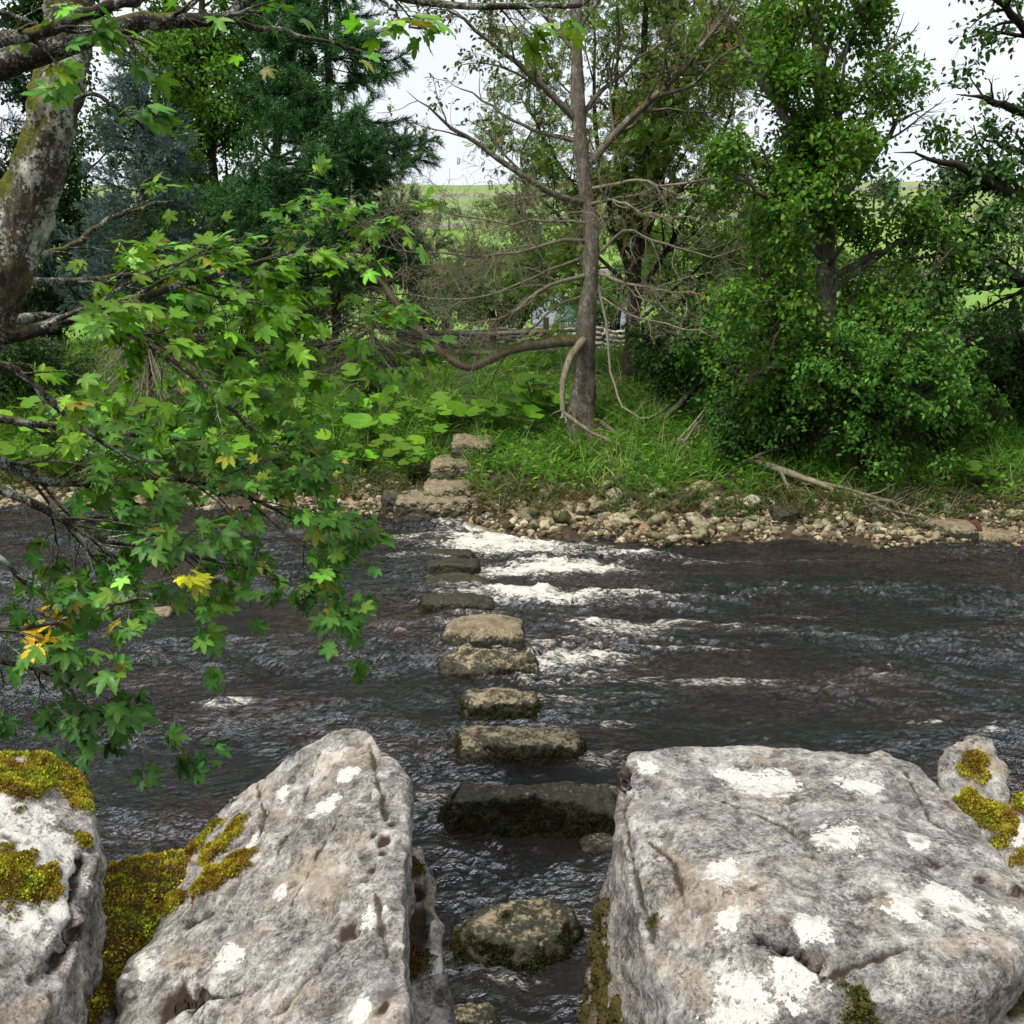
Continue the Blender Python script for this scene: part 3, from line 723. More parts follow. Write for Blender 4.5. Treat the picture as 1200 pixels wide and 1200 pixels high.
S = 'stepping_stone'
block(S, 'nearest stepping stone in the gap, tan topped with a dark mossy skirt', 527, 690, 1052, 1110, 1146, 201, dry=.72, moss_n=9000, rel=.028, skew=.06, chop=.3)
block(S, 'longest stepping stone, dark and shaggy, its end hidden by the right boulder', 512, 752, 920, 947, 990, 202, dry=.35, moss_n=16000, rel=.02, skew=-.03)
block(S, 'long tan stepping stone, green moss on its right end, just beyond the shaggy one', 527, 690, 850, 882, 904, 203, dry=.82, moss_n=6000, skew=.04, cols=((.06,.07,.010), (.03,.018,.006)))
block(S, 'short stepping stone with a green mossy rim around a tan top', 538, 635, 807, 827, 849, 204, dry=.85, moss_n=5000, cols=((.06,.08,.012), (.02,.02,.006)), rel=.025)
block(S, 'low dark stepping stone with a humped tan back, just nearer than the dry block', 514, 632, 763, 786, 803, 205, dry=.75, moss_n=2200, rel=.045, skew=-.08)
block(S, 'driest stepping stone, a flat tan block standing clear of the water', 518, 615, 722, 742, 765, 206, dry=1.35, rel=.016, chop=.0)
block(S, 'dark wet stepping stone just beyond the dry tan block, water sheeting over its top', 490, 582, 698, 708, 721, 207, dry=.15, rel=.02, moss_n=2200, chop=.03)
block(S, 'thin stepping stone barely clear of the water, second beyond the dry block', 494, 575, 675, 683, 690, 208, dry=.2, rel=.02, moss_n=1500, chop=.03)
block(S, 'square dark stepping stone beside the broad white foam, third beyond the dry block', 497, 562, 655, 663, 675, 209, dry=.2, rel=.02, moss_n=1500, chop=.03)
block(S, 'flat submerged stepping stone, fourth beyond the dry tan block', 494, 556, 643, 649, 656, 210, dry=.15, rel=.015, moss_n=800)
block(S, 'small wet stepping stone left of the foam, last but one before the far bank', 503, 548, 631, 636, 642, 211, dry=.3, rel=.012)
block(S, 'farthest stepping stone, a small wet hump at the foot of the far bank steps', 512, 552, 620, 624, 630, 212, dry=.4, rel=.012)
block('sunken_stone', 'brown sunken stone under the water at the bottom of the gap', 505, 590, 1172, 1205, 1225, 213, dry=.6, rel=.03, cat='stone', group=None, moss_n=900, cols=((.08,.06,.012), (.03,.02,.006)))
block('sunken_stone', 'brown sunken stone tucked against the right boulder below the longest stepping stone', 680, 730, 985, 1000, 1012, 214, dry=.5, rel=.03, cat='stone', group=None)
block('sunken_stone', 'small tan stone poking out of the river left of the dry block', 459, 477, 737, 741, 746, 215, dry=1.3, rel=.008, cat='stone', group=None, voxel=.012)
block('sunken_stone', 'pale tan stone breaking the surface under the overhanging leaves, farther of two', 165, 200, 714, 721, 727, 216, dry=1.3, rel=.01, cat='stone', group=None, voxel=.015)
block('sunken_stone', 'pale tan stone breaking the surface under the overhanging leaves, nearer of two', 163, 186, 760, 767, 773, 217, dry=1.3, rel=.01, cat='stone', group=None, voxel=.015)

block('sunken_stone', 'small orange stone just awash right of the humped stepping stone', 614, 632, 768, 771, 774, 218, dry=1., rel=.008, cat='stone', group=None, voxel=.014, mat=mat_flat('rust_stone', (.22,.09,.02), (.38,.18,.05), 10))
block('sunken_stone', 'orange stone awash beside the foam, farther out than the other orange one', 632, 648, 762, 764, 767, 219, dry=1., rel=.008, cat='stone', group=None, voxel=.014, mat=mat_flat('rust_stone', (.22,.09,.02), (.38,.18,.05), 10))
G2 = 'stone steps climbing the far bank'
E = lambda px, py: None
block('bank_step', 'long low slab step at the waterline with a pale top and black mossy front', 456, 556, 575, 590, 617, 221, dry=1.4, base=0.0, cat='step', group=G2, moss_n=1200, rel=.03)
block('bank_step', 'square pale step with a dark front, second step up from the water', 490, 555, 560, 573, 597, 222, dry=1.6, base=.17, cat='step', group=G2, moss_n=900, rel=.02)
block('bank_boulder', 'dark moss covered boulder beside the waterline steps', 442, 488, 572, 582, 609, 223, dry=.5, base=0.0, cat='boulder', group=None, moss_n=1500, rel=.04)
block('bank_step', 'rounded pale step half buried in grass, third step up from the water', 500, 558, 534, 547, 567, 224, dry=1.5, base=.45, cat='step', group=G2, moss_n=300, rel=.03)
block('bank_step', 'topmost pale step where the grassy path begins', 526, 580, 510, 520, 537, 225, dry=1.4, base=.75, cat='step', group=G2, moss_n=300, rel=.03)
block('path_stone', 'worn stone in the grassy path above the steps', 543, 562, 470, 475, 480, 226, dry=1.3, base=1.15, cat='stone', group=None, rel=.02)
block('bank_boulder', 'brown mossy boulder at the water edge right of the steps', 574, 606, 572, 584, 606, 227, dry=.7, base=0.05, cat='boulder', group=None, moss_n=500, rel=.03)
block('bank_boulder', 'dark rounded boulder hidden by grass right of the square step', 548, 575, 565, 578, 600, 228, dry=.3, base=.1, cat='boulder', group=None, moss_n=900, rel=.03)
block('bank_slab', 'big flat grey slab lying at the water edge on the far right', 1093, 1150, 609, 618, 636, 229, dry=1.5, base=0.0, cat='slab', group=None, rel=.015, skew=-.1)
block('bank_slab', 'pale flat slab at the water edge right of the red stone', 1150, 1200, 614, 628, 637, 230, dry=1.7, base=0.0, cat='slab', group=None, rel=.02)
block('bank_slab', 'long orange brown slab lying half in the water below the pebbles', 736, 775, 613, 617, 622, 231, dry=1.2, base=0.0, cat='slab', group=None, rel=.01, mat=mat_flat('orange_stone', (.20,.10,.035), (.42,.25,.11), 8))
block('bank_boulder', 'round dark red stone among pale slabs on the far right', 1138, 1153, 610, 614, 628, 232, dry=1., base=0.06, cat='boulder', group=None, rel=.01, mat=mat_flat('red_stone', (.05,.02,.015), (.12,.045,.03), 8), voxel=.015)
block('bank_boulder', 'moss covered boulder at the water edge beneath the fallen branch', 1060, 1096, 606, 616, 632, 233, dry=.3, base=0.0, cat='boulder', group=None, moss_n=1500, rel=.03)
block('bank_boulder', 'wide moss covered boulder among the pebbles left of the fallen branch', 905, 940, 592, 600, 618, 234, dry=.3, base=0.1, cat='boulder', group=None, moss_n=1500, rel=.03)
# ================================================================== BANK STONES AND GRAVEL
rng = np.random.default_rng(7)
m = NT('pebble'); co = m.coord()
r_ = m.n('ObjectInfo').outputs['Random']
base = m.ramp(r_, [(0, (.36,.31,.17)), (.2, (.22,.195,.115)), (.4, (.44,.385,.25)), (.52, (.17,.16,.10)), (.64, (.38,.30,.17)), (.72, (.07,.075,.022)), (.84, (.045,.045,.016)), (.92, (.30,.19,.11)), (1, (.52,.48,.36))])
n1 = m.noise(3., 5, .65, co)
c = m.mix(m.step(n1, .44, .62), base, m.mix(.72, base, (.04,.038,.015)))
px_ = m.n('SeparateXYZ', ins={0: m.n('NewGeometry').outputs['Position']})
wet_ = m.step(m.math('ADD', px_.outputs[2], m.math('MULTIPLY', m.noise(2., 2, .5, m.n('NewGeometry').outputs['Position']), .08)), .06, .15)
c = m.mix(wet_, m.mix(.7, c, (.03,.022,.012)), c)
M_PEB = m.done(m.bsdf(c, .85, .25, m.bump(m.noise(9, 5, .65, co), .6, .05)))
m = NT('gravel'); co = m.coord(); M_GRAV = m.done(m.bsdf(m.attr('col', 'Color'), .9, .2, m.bump(m.noise(60, 4, .6, co), .6, .01)))

def ico(sub):
    bm = bmesh.new(); bmesh.ops.create_icosphere(bm, subdivisions=sub, radius=1)
    V = np.array([v.co[:] for v in bm.verts]); F = np.array([[v.index for v in f.verts] for f in bm.faces]); bm.free(); return V, F
def pebble_shape(seed, sub=3):
    r = np.random.default_rng(seed); V, F = ico(sub)
    for k in range(9):     # flatten facets
        n = nrm(r.normal(size=3)); h = r.uniform(.5, .85); d = V @ n - h; V = V - np.maximum(d, 0)[:, None] * n * .9
    V = V * r.uniform([.8, .6, .45], [1.2, .95, .75]); V = V + nrm(V) * (.08 * fbm(V * 1.7 + seed, 3, seed))[:, None]
    return V, F
protos = []
for k in range(12):
    V, F = pebble_shape(300 + k)
    me = make_mesh('bank_stone', V, F); me.materials.append(M_PEB); protos.append(me)
spots = []
def stone_spot(px, py, size): spots.append((px, py, size))
for _ in range(150): stone_spot(rng.uniform(596, 905), rng.triangular(568, 622, 634), rng.choice([.05, .08, .12, .19], p=[.4, .32, .2, .08]))
for _ in range(45): stone_spot(rng.uniform(890, 1100), rng.triangular(585, 620, 632), rng.uniform(.035, .09))
for _ in range(35): stone_spot(rng.uniform(1090, 1300), rng.triangular(560, 625, 636), rng.uniform(.06, .15))
for _ in range(28): stone_spot(rng.uniform(380, 450), rng.triangular(572, 598, 606), rng.uniform(.04, .1))
for _ in range(36): stone_spot(rng.uniform(-60, 330), rng.triangular(576, 592, 604), rng.uniform(.05, .13))
def ground_at(px, py):
    """where the sight line through px,py meets the far bank"""
    u = (px - 600) / 1200.0; v = (600 - py) / 1200.0
    Y = np.linspace(11.5, 30, 380); t = Y / (CP + v * SP)
    z = CAM_Z + t * (-SP + v * CP); g_ = np.maximum(terr(u * t, Y), 0)
    k = np.argmax(z <= g_) if (z <= g_).any() else -1
    return np.array((u * t[k], Y[k], terr(u * t[k], Y[k])))
NST = 0
for px, py, sz in spots:
    p = ground_at(px, py)
    if p[1] > 18: continue
    o = bpy.data.objects.new('bank_stone', protos[rng.integers(12)]); COL.objects.link(o)
    o.location = (p[0], p[1], p[2] + sz * .15); o.scale = (sz, sz, sz); o.rotation_euler = (rng.normal(0, .35), rng.normal(0, .35), rng.uniform(0, 6.28))
    setp(o, 'pale rounded stone in the strip of pebbles along the far waterline', 'stone', 'loose stones along the far waterline'); NST += 1
A = Acc(); VV, FF = ico(1)
n = 13000
gx = rng.uniform(-12, 12, n); gs = rng.triangular(-.25, .2, 1.15, n); gy = edge(gx) + gs; okg = pnoise(np.stack([gx, gy, gx * 0], 1) / .45, 66) > -.22
for k in range(n):
    if not okg[k]: continue
    r = rng.choice([.02, .03, .045, .07], p=[.36, .3, .22, .12]) * rng.uniform(.7, 1.2) * (1 if gs[k] > 0 else .8)
    V = VV * rng.uniform(.6, 1.2, 3) * r * (1 + .25 * rng.normal(size=(len(VV), 1)) * .6)
    a = rng.uniform(0, 6.28); V = np.stack([V[:, 0] * math.cos(a) - V[:, 1] * math.sin(a), V[:, 0] * math.sin(a) + V[:, 1] * math.cos(a), V[:, 2] * .7], 1)
    b = np.array([(.28,.24,.15), (.16,.14,.09), (.38,.33,.22), (.12,.10,.06), (.30,.21,.12), (.05,.05,.02)])[rng.integers(6)] * rng.uniform(.6, 1.15)
    A.add(V + np.array([gx[k], gy[k], terr(gx[k], gy[k]) + r * .3]), FF, col=b)
setp(A.build('gravel', M_GRAV, smooth=False), kind='stuff')

# ================================================================== GRASS, UNDERGROWTH
def grass(name, xs_, ys_, rng, hgt, cols, per=10, width=.009, lean=.45):
    """tufts at xs_,ys_ ; per blades each"""
    n = len(xs_) * per
    cx = np.repeat(xs_, per); cy = np.repeat(ys_, per); hh = np.repeat(hgt, per) * rng.uniform(.5, 1.15, n)
    tl = np.repeat(rng.normal(0, .3, (len(xs_), 2)) + np.array([.0, -.25]), per, 0)
    P = np.stack([cx + rng.normal(0, .05, n), cy + rng.normal(0, .05, n), np.zeros(n)], 1); P[:, 2] = terr(P[:, 0], P[:, 1]) - .02
    d = np.concatenate([tl + rng.normal(0, lean, (n, 2)), np.ones((n, 1))], 1); d = nrm(d)
    side = nrm(np.cross(d, rng.normal(size=(n, 3)))); w = width * rng.uniform(.6, 1.4, n)
    out = np.empty((n, 7, 3)); p = P; ang = d.copy()
    droop = np.repeat(rng.uniform(.15, .8, len(xs_)), per)
    for k in range(3):
        ww = (w * (1, .85, .55)[k])[:, None]
        out[:, 2 * k] = p - side * ww; out[:, 2 * k + 1] = p + side * ww
        ang = nrm(ang + np.concatenate([d[:, :2] * droop[:, None] * 1.2, -droop[:, None] * (.25 + .35 * k)], 1))
        p = p + ang * (hh / 3)[:, None]
    out[:, 6] = p
    o = (np.arange(n) * 7)[:, None]
    Q = np.concatenate([o + np.array([[0, 1, 3, 2]]), o + np.array([[2, 3, 5, 4]])]); T = o + np.array([[4, 5, 6]])
    c = np.array(cols)[rng.choice(len(cols), len(xs_), p=None)]
    c = np.repeat(c, per, 0) * np.exp(rng.normal(0, .22, (n, 1)))
    ob = mk(name, out.reshape(-1, 3), [Q, T], M_GRASS, attrs={'col': np.repeat(c, 7, 0)})
    return setp(ob, kind='stuff')

def path_clear(x, y):
    """narrow trodden path from the bank steps up to the fence"""
    px = np.interp(y, [14, 15.5, 17, 19.5, 23], [-1.05, -.85, -.85, -.95, -.95]); return np.abs(x - px)
rng = np.random.default_rng(11)
n = 9500
x = rng.uniform(-14, 14, n); s = rng.triangular(.8, 1.6, 10.5, n); y = edge(x) + s
k = (rng.random(n) < .25 + sstep(.12, .35, path_clear(x, y))) & (path_clear(x, y) > .12) & (rng.random(n) < .55 + .9 * pnoise(np.stack([x, y, x * 0], 1) / 1.1, 9) + .3)
x, y = x[k], y[k]
GC = [(.085,.22,.017), (.115,.275,.022), (.065,.175,.016), (.15,.30,.035), (.19,.23,.07)]
grass('grass', x, y, rng, rng.uniform(.26, .66, len(x)) * np.clip(.7 + .12 * (y - edge(x)), .7, 1.15), GC, per=12, width=.008)
n = 3200
x = rng.uniform(-16, 16, n); y = rng.uniform(21, 34, n)
grass('grass', x, y, rng, rng.uniform(.2, .45, n), GC, per=8, width=.012)
n = 620
x = rng.uniform(-12, 12, n); y = edge(x) + rng.uniform(.45, 1.15, n) + .25 * pnoise(np.stack([x * .8, x * 0, x * 0], 1), 4); k = path_clear(x, y) > .4
grass('sedge_fringe', x[k], y[k], rng, rng.uniform(.25, .5, k.sum()), [(.06,.12,.02), (.12,.13,.05), (.16,.13,.07)], per=16, lean=.35)

# low leafy ground cover
n = 26000
x = rng.uniform(-14, 14, n); y = edge(x) + rng.triangular(.7, 1.5, 8, n); k = path_clear(x, y) > .25 ; k &= rng.random(n) < .5 + 1.2 * pnoise(np.stack([x, y, x * 0], 1) / .9, 19)
x, y = x[k], y[k]; n = len(x)
P = np.stack([x, y, terr(x, y) + np.abs(rng.normal(.10, .10, n))], 1)
d = rng.normal(size=(n, 3)) * np.array([1, 1, .3]) + np.array([0, -.5, 0])
v, f = scatter(T_simple(), P, d, np.array([0, -.3, 1.]) + rng.normal(0, .4, (n, 3)), rng.uniform(.05, .11, n))
o = mk('ground_cover', v, f, M_LEAF, attrs={'col': leafcol(rng, n, 7, (.07,.20,.02), .35)}); setp(o, kind='stuff')

# dead leaves and roots litter on the eroded bank
n = 3500
x = rng.uniform(-12, 12, n); y = edge(x) + rng.triangular(.2, 1.0, 1.6, n)
P = np.stack([x, y, terr(x, y) + .02], 1); v, f = scatter(T_quad(), P, rng.normal(size=(n, 3)) * np.array([1, 1, .3]), np.array([0, 0, 1.]) + rng.normal(0, .5, (n, 3)), rng.uniform(.03, .08, n))
o = mk('leaf_litter', v, f, M_LEAF_DARK, attrs={'col': leafcol(rng, n, 4, (.09,.055,.025), .4)}); setp(o, kind='stuff')

# ------------------------------------------------------------------ butterbur
TR = T_round()
def butterbur_geo(seed, n):
    r = np.random.default_rng(seed); L = []; St = []
    az = np.arange(n) * 2.4 + r.uniform(0, 6); hh = r.uniform(.22, .55, n); rad = r.uniform(.08, .30, n)
    tip = np.stack([np.cos(az) * rad, np.sin(az) * rad - .08, hh], 1)
    Pm = np.stack([np.zeros((n, 3)), tip * np.array([.35, .35, .6]), tip], 1)
    line = np.stack([smooth_line(p, 6) for p in Pm]); tv, tf = tubes(line, np.full((n, 6), .007), 4)
    nn = nrm(np.stack([np.cos(az) * .35, np.sin(az) * .35 - .45, np.ones(n)], 1) + r.normal(0, .15, (n, 3)))
    yy = np.stack([np.cos(az), np.sin(az), np.full(n, -.1)], 1)
    lv, lf = scatter(TR, tip, -yy, nn, r.uniform(.13, .215, n))
    return tv, tf, lv, lf, n
bb = []
for k in range(6):
    r = np.random.default_rng(400 + k); tv, tf, lv, lf, n = butterbur_geo(400 + k, [5, 6, 7, 4, 8, 6][k])
    ms = make_mesh('stalks', tv, tf, {'col': np.tile([.12, .16, .04], (len(tv), 1))}); ms.materials.append(M_LEAF)
    ml = make_mesh('leaves', lv, lf, {'col': leafcol(r, n, len(TR[0]), (.095,.26,.018), .32, .12), 'lf': np.tile(np.stack([TR[0][:, 0], -TR[0][:, 1], TR[0][:, 2] * 0], 1), (n, 1))}); ml.materials.append(M_BUTTER)
    bb.append((ms, ml))
BBS = [(413,480),(480,490),(374,456),(120,520),(60,515),(150,530),(90,540),(210,500),(250,480),(290,500),(235,520),(180,500),(330,495),(300,470),(350,520),(395,520),(440,510),(455,530),(420,540),(510,495),(530,485),(500,520),(545,497),(570,497),(640,478),(625,470),(20,540),(30,500),(270,540),(200,545),(120,490),(330,540),(365,495),(230,460),(-40,520),(-90,540),(600,500),(1110,556),(1150,556),(460,470),(385,545),(475,545),(160,555),(60,555),(425,450),(345,465)]
rng = np.random.default_rng(12)
for k, (px, py) in enumerate(BBS):
    p = ground_at(px, py + 14); o = thing('butterbur_plant', 'butterbur plant with broad round bright green leaves on the far bank', 'plant', p, 'butterbur plants on the far bank')
    q = rng.uniform(.75, 1.25) * (.55 if px > 1000 else 1); o.scale = (q, q, q); o.rotation_euler = (0, 0, rng.uniform(-.7, .7))
    for me in bb[k % 6]:
        c = bpy.data.objects.new(me.name.split('.')[0], me); COL.objects.link(c); c.parent = o

# ================================================================== TREES
def crown_from(P, R, n, tmpl, size, col, rng, up=.8, droop=.35, spread=.05, t=(.15, 1), **kw):
    p, T = along(P, n, rng, t)
    d = nrm(T * .6 + rng.normal(0, .6, (n, 3)) + np.array([0, 0, -droop]))
    nn = np.array([0, -.15, up]) + rng.normal(0, .45, (n, 3))
    p = p + rng.normal(0, spread, (n, 3))
    return scatter(tmpl, p, d, nn, rng.uniform(size[0], size[1], n)), leafcol(rng, n, len(tmpl[0]), col, **kw)

def tree(name, label, trunk, limbs, rng, bark, leafmat, tmpl, size, col, nleaf, n1=0, n2=60, n3=260, n4=0, group=None, L1=(.25, .45), up1=.3, keep=None, twigmat=None, leaf_on='last', cat='tree', grav=.02, trunk_k=22, absL=None, colkw=None, trange=(.15, 1), ang1=(45, 80), droop=.35, extra_leaf=None, rough=True, spread=.05, L23=((.35,.6),(.4,.7))):
    TP, TRd = trunk
    base = TP[0].copy(); root = thing(name, label, cat, base, group)
    # trunk with a knobbly surface
    n = 110 if rough else 20
    tp = smooth_line(np.concatenate([TP, TRd[:, None]], 1), n); V, F = tubes(tp[None, :, :3], tp[None, :, 3], trunk_k)
    cen = np.repeat(tp[:, :3], trunk_k, 0); rd = np.repeat(tp[:, 3], trunk_k)
    V = V + (V - cen) * (.22 * fbm(V * np.array([1, 1, .35]) / (rd.mean() * 1.2 + .02), 3, 77) + .10 * (ridge(V * np.array([1, 1, .22]) / (rd.mean() * .35 + .01), 2, 78) - 1.6))[:, None]
    mk('trunk', V, F, bark, root)
    lim = list(limbs)
    P1, R1 = batch(lim) if lim else (np.zeros((0, 14, 3)), np.zeros((0, 14)))
    if n1:
        a, b = spawn(TP[None], TRd[None], n1, rng, t=trange, L=L1, ang=ang1, up=up1, grav=-.01, wig=.10, npts=14, rf=.42, rmin=.012, taper=.55, absL=absL)
        P1 = np.concatenate([P1, a]); R1 = np.concatenate([R1, b])
    A = Acc(); A.add(*tubes(P1, R1, 6)); A.build('branches', bark, root)
    P2, R2 = spawn(P1, R1, n2, rng, t=(.12, .98), L=L23[0], ang=(30, 65), up=.1, grav=grav, wig=.14, npts=9, rf=.5, rmin=.007)
    P3, R3 = spawn(P2, R2, n3, rng, t=(.1, 1), L=L23[1], ang=(25, 65), up=.05, grav=grav, wig=.16, npts=7, rf=.55, rmin=.004)
    T_ = Acc(); T_.add(*tubes(P2, R2, 4)); T_.add(*tubes(P3, R3, 3))
    last = (P3, R3)
    if n4:
        P4, R4 = spawn(P3, R3, n4, rng, t=(.1, 1), L=(.4, .8), ang=(25, 70), grav=grav, wig=.2, npts=5, rf=.6, rmin=.0035)
        T_.add(*tubes(P4, R4, 3)); last = (P4, R4)
    T_.build('twigs', twigmat or bark, root)
    if nleaf:
        Pl = last[0]
        if keep is not None:
            kk = keep(Pl.mean(1)); Pl = Pl[kk]
        if len(Pl):
            (v, f), c = crown_from(Pl, None, nleaf, tmpl, size, col, rng, droop=droop, spread=spread, **(colkw or {}))
            if extra_leaf: pass
            mk('crown', v, f, leafmat, root, attrs={'col': c})
    return root, P1, last

def trunk_line(pts, n=12): return limb(pts, n)

# ---- the half bare tree in the middle
rng = np.random.default_rng(21)
Yc = float(ground_at(682, 503)[1])
TY = lambda px, py, w: (px, py, Yc, w)
trunk = trunk_line([TY(679,522,62), TY(681,500,45), TY(684,450,29), TY(686,400,25), TY(691,330,21), TY(692,270,19), TY(684,200,16.5), TY(678,140,17), TY(676,60,14), TY(674,0,12), TY(670,-90,12), TY(668,-170,8)], 26)
def LB(pts, dy0=0., dy1=-1.): 
    n = len(pts); return limb([(a, b, Yc + dy0 + (dy1 - dy0) * i / (n - 1), w * .70) for i, (a, b, w) in enumerate(pts)], 14, .035, rng)
main_limbs = [
 LB([(676,142,12),(640,105,10),(600,70,8),(560,38,6),(520,6,4),(490,-25,3)], 0, -1),
 LB([(690,238,13),(650,228,11),(600,196,9),(550,162,7),(510,135,5),(478,108,3)], 0, -1.2),
 LB([(676,165,9),(620,150,6),(570,120,4),(520,92,3)], 0, .8),
 LB([(692,190,14),(735,142,12),(765,115,11),(800,82,9),(850,12,7),(880,-40,4)], 0, -.9),
 LB([(678,142,9),(700,112,8),(740,76,6),(790,40,4),(820,20,3)], 0, .9),
 LB([(674,60,8),(640,20,6),(610,-30,4),(590,-70,3)], 0, .3),
 LB([(675,40,8),(700,0,6),(730,-50,4),(750,-90,3)], 0, -.3),
 LB([(770,112,8),(810,100,6),(840,70,5),(900,35,3)], -.5, -1.)]
low_limbs = [
 LB([(688,282,9),(650,283,8),(600,298,6),(545,300,5),(480,296,3),(430,278,2)], 0, -1.2),
 LB([(690,322,10),(640,336,8),(600,366,6),(560,380,4),(500,372,2.5)], 0, -1.5),
 LB([(700,320,9),(740,333,7),(800,342,5.5),(860,353,4),(905,344,2.5)], 0, -1.2),
 LB([(698,300,8),(735,270,6),(770,284,5),(830,298,4),(890,290,2.5)], 0, -.8),
 LB([(690,222,8),(740,212,6),(790,218,4.5),(850,200,3)], 0, -1),
 LB([(688,240,7),(720,235,5.5),(760,250,4),(830,262,3)], 0, -1.4),
 LB([(690,300,7),(640,318,5),(580,345,4),(520,352,3),(460,340,2)], 0, .8),
 LB([(688,345,7),(650,360,5),(610,395,4),(570,392,3),(540,405,2)], 0, -.8),
 LB([(700,330,6),(712,390,6),(716,440,5),(730,475,4.5),(755,490,4),(785,474,3)], 0, -1.2),
 LB([(700,345,5),(740,370,4.5),(790,380,4),(840,400,2.5)], 0, -1.6),
 LB([(692,262,6),(650,258,5),(590,262,4),(520,250,3),(470,262,2)], 0, -1.6)]
main_tree, P1, last = tree('bare_tree', 'half bare grey tree with a thick trunk standing on the far bank in the middle', trunk, main_limbs, rng, M_BARK_BROWN, M_LEAF, T_simple(), (.06, .10), (.05,.10,.025), 3400, n2=75, n3=380, n4=900, twigmat=M_TWIG_GREY, colkw=dict(alt=(.12,.12,.05), altp=.3), L23=((.3,.5),(.35,.6)))
P1, R1 = batch(low_limbs); A = Acc(); A.add(*tubes(P1, R1 * .85, 6)); P1 = np.delete(P1, 8, 0); R1 = np.delete(R1, 8, 0)
P2, R2 = spawn(P1, R1, 150, rng, t=(.15, .98), L=(.25, .55), ang=(25, 70), up=-.05, grav=.0, wig=.22, npts=9, rf=.42, rmin=.0045, bias=(0, -.15, -.05))
P3, R3 = spawn(P2, R2, 1100, rng, t=(.1, 1), L=(.35, .8), ang=(30, 80), grav=.03, wig=.25, npts=7, rf=.55, rmin=.0036)
P4, R4 = spawn(P3, R3, 3200, rng, t=(.1, 1), L=(.35, .8), ang=(30, 80), grav=.01, wig=.28, npts=5, rf=.6, rmin=.003)
A.add(*tubes(P2, R2, 5)); A.add(*tubes(P3, R3, 3)); A.add(*tubes(P4, R4, 3)); setp(A.build('dead_branches', M_TWIG_PALE, main_tree), 'tangle of pale dead lower branches')
ml = limb([(684,398,Yc-.1,14),(640,402,Yc-.3,12.5),(600,409,Yc-.5,11),(575,421,Yc-.6,10.5),(550,430,Yc-.7,9.5),(528,420,Yc-.8,9),(500,397,Yc-.9,9),(470,360,Yc-1,8),(440,325,Yc-1.1,6),(400,300,Yc-1.2,4)], 30, .02, rng)
A = Acc(); A.add(*tubes(ml[0][None], ml[1][None], 8)); P2, R2 = spawn(ml[0][None], ml[1][None], 12, rng, t=(.2, .95), L=(.12, .25), ang=(40, 80), up=.3, wig=.2, npts=8, rf=.15, rmin=.004); P3, R3 = spawn(P2, R2, 60, rng, L=(.3, .6), wig=.25, npts=6, rmin=.004)
A.add(*tubes(P2, R2, 4)); A.add(*tubes(P3, R3, 3))
setp(A.build('curved_limb', mat_bark('bark_mossy_limb', (.05,.04,.03), (.13,.105,.07), (.24,.2,.15), moss=(.10,.09,.015), moss_amt=.40, scale=.8), main_tree), 'long mossy limb that dips and curves up to the left')
rts = [limb([(a, 500 + b, Yc - .2, 7), (a + c * .4, 535 + b, Yc - 1.1, 5), (a + c, 566 + b, Yc - 1.9, 3.5), (a + c * 1.3, 590 + b * .3, Yc - 2.5, 2)], 12, .03, rng) for a, b, c in ((690, 5, 40), (700, 0, 80), (672, 5, 10), (705, -5, 120), (685, 8, 65))]
A = Acc(); A.add(*tubes(*batch(rts), 5)); P2, R2 = spawn(*batch(rts), 16, rng, t=(.4, 1), L=(.2, .4), grav=.15, wig=.25, npts=6, rmin=.004); A.add(*tubes(P2, R2, 3)); A.build('roots', M_TWIG_GREY, main_tree)
sn = [limb([(684,398,Yc-.2,10),(668,420,Yc-.45,9),(659,455,Yc-.6,7),(660,487,Yc-.7,6),(656,489,Yc-.7,3)], 10, .01, rng), limb([(661,484,Yc-.7,6),(690,505,Yc-.8,5),(730,524,Yc-.9,4.5),(762,531,Yc-1,4),(795,516,Yc-1,3.5),(825,480,Yc-1,2)], 10, .015, rng), limb([(730,525,Yc-.9,3),(755,535,Yc-1,2.5),(778,543,Yc-1.1,1.5)], 10, .01, rng), limb([(795,516,Yc-1,3),(815,512,Yc-1.1,2.5),(835,490,Yc-1.1,2),(850,478,Yc-1.1,1.2)], 10, .01, rng)]
P, R = batch(sn); P2, R2 = spawn(P, R, 14, rng, t=(.3, 1), L=(.2, .4), wig=.2, npts=6, rmin=.005)
A = Acc(); A.add(*tubes(P, R, 6)); A.add(*tubes(P2, R2, 3)); setp(A.build('snapped_branch', M_TWIG_PALE, main_tree), 'bleached white branch snapped and hanging to the ground')

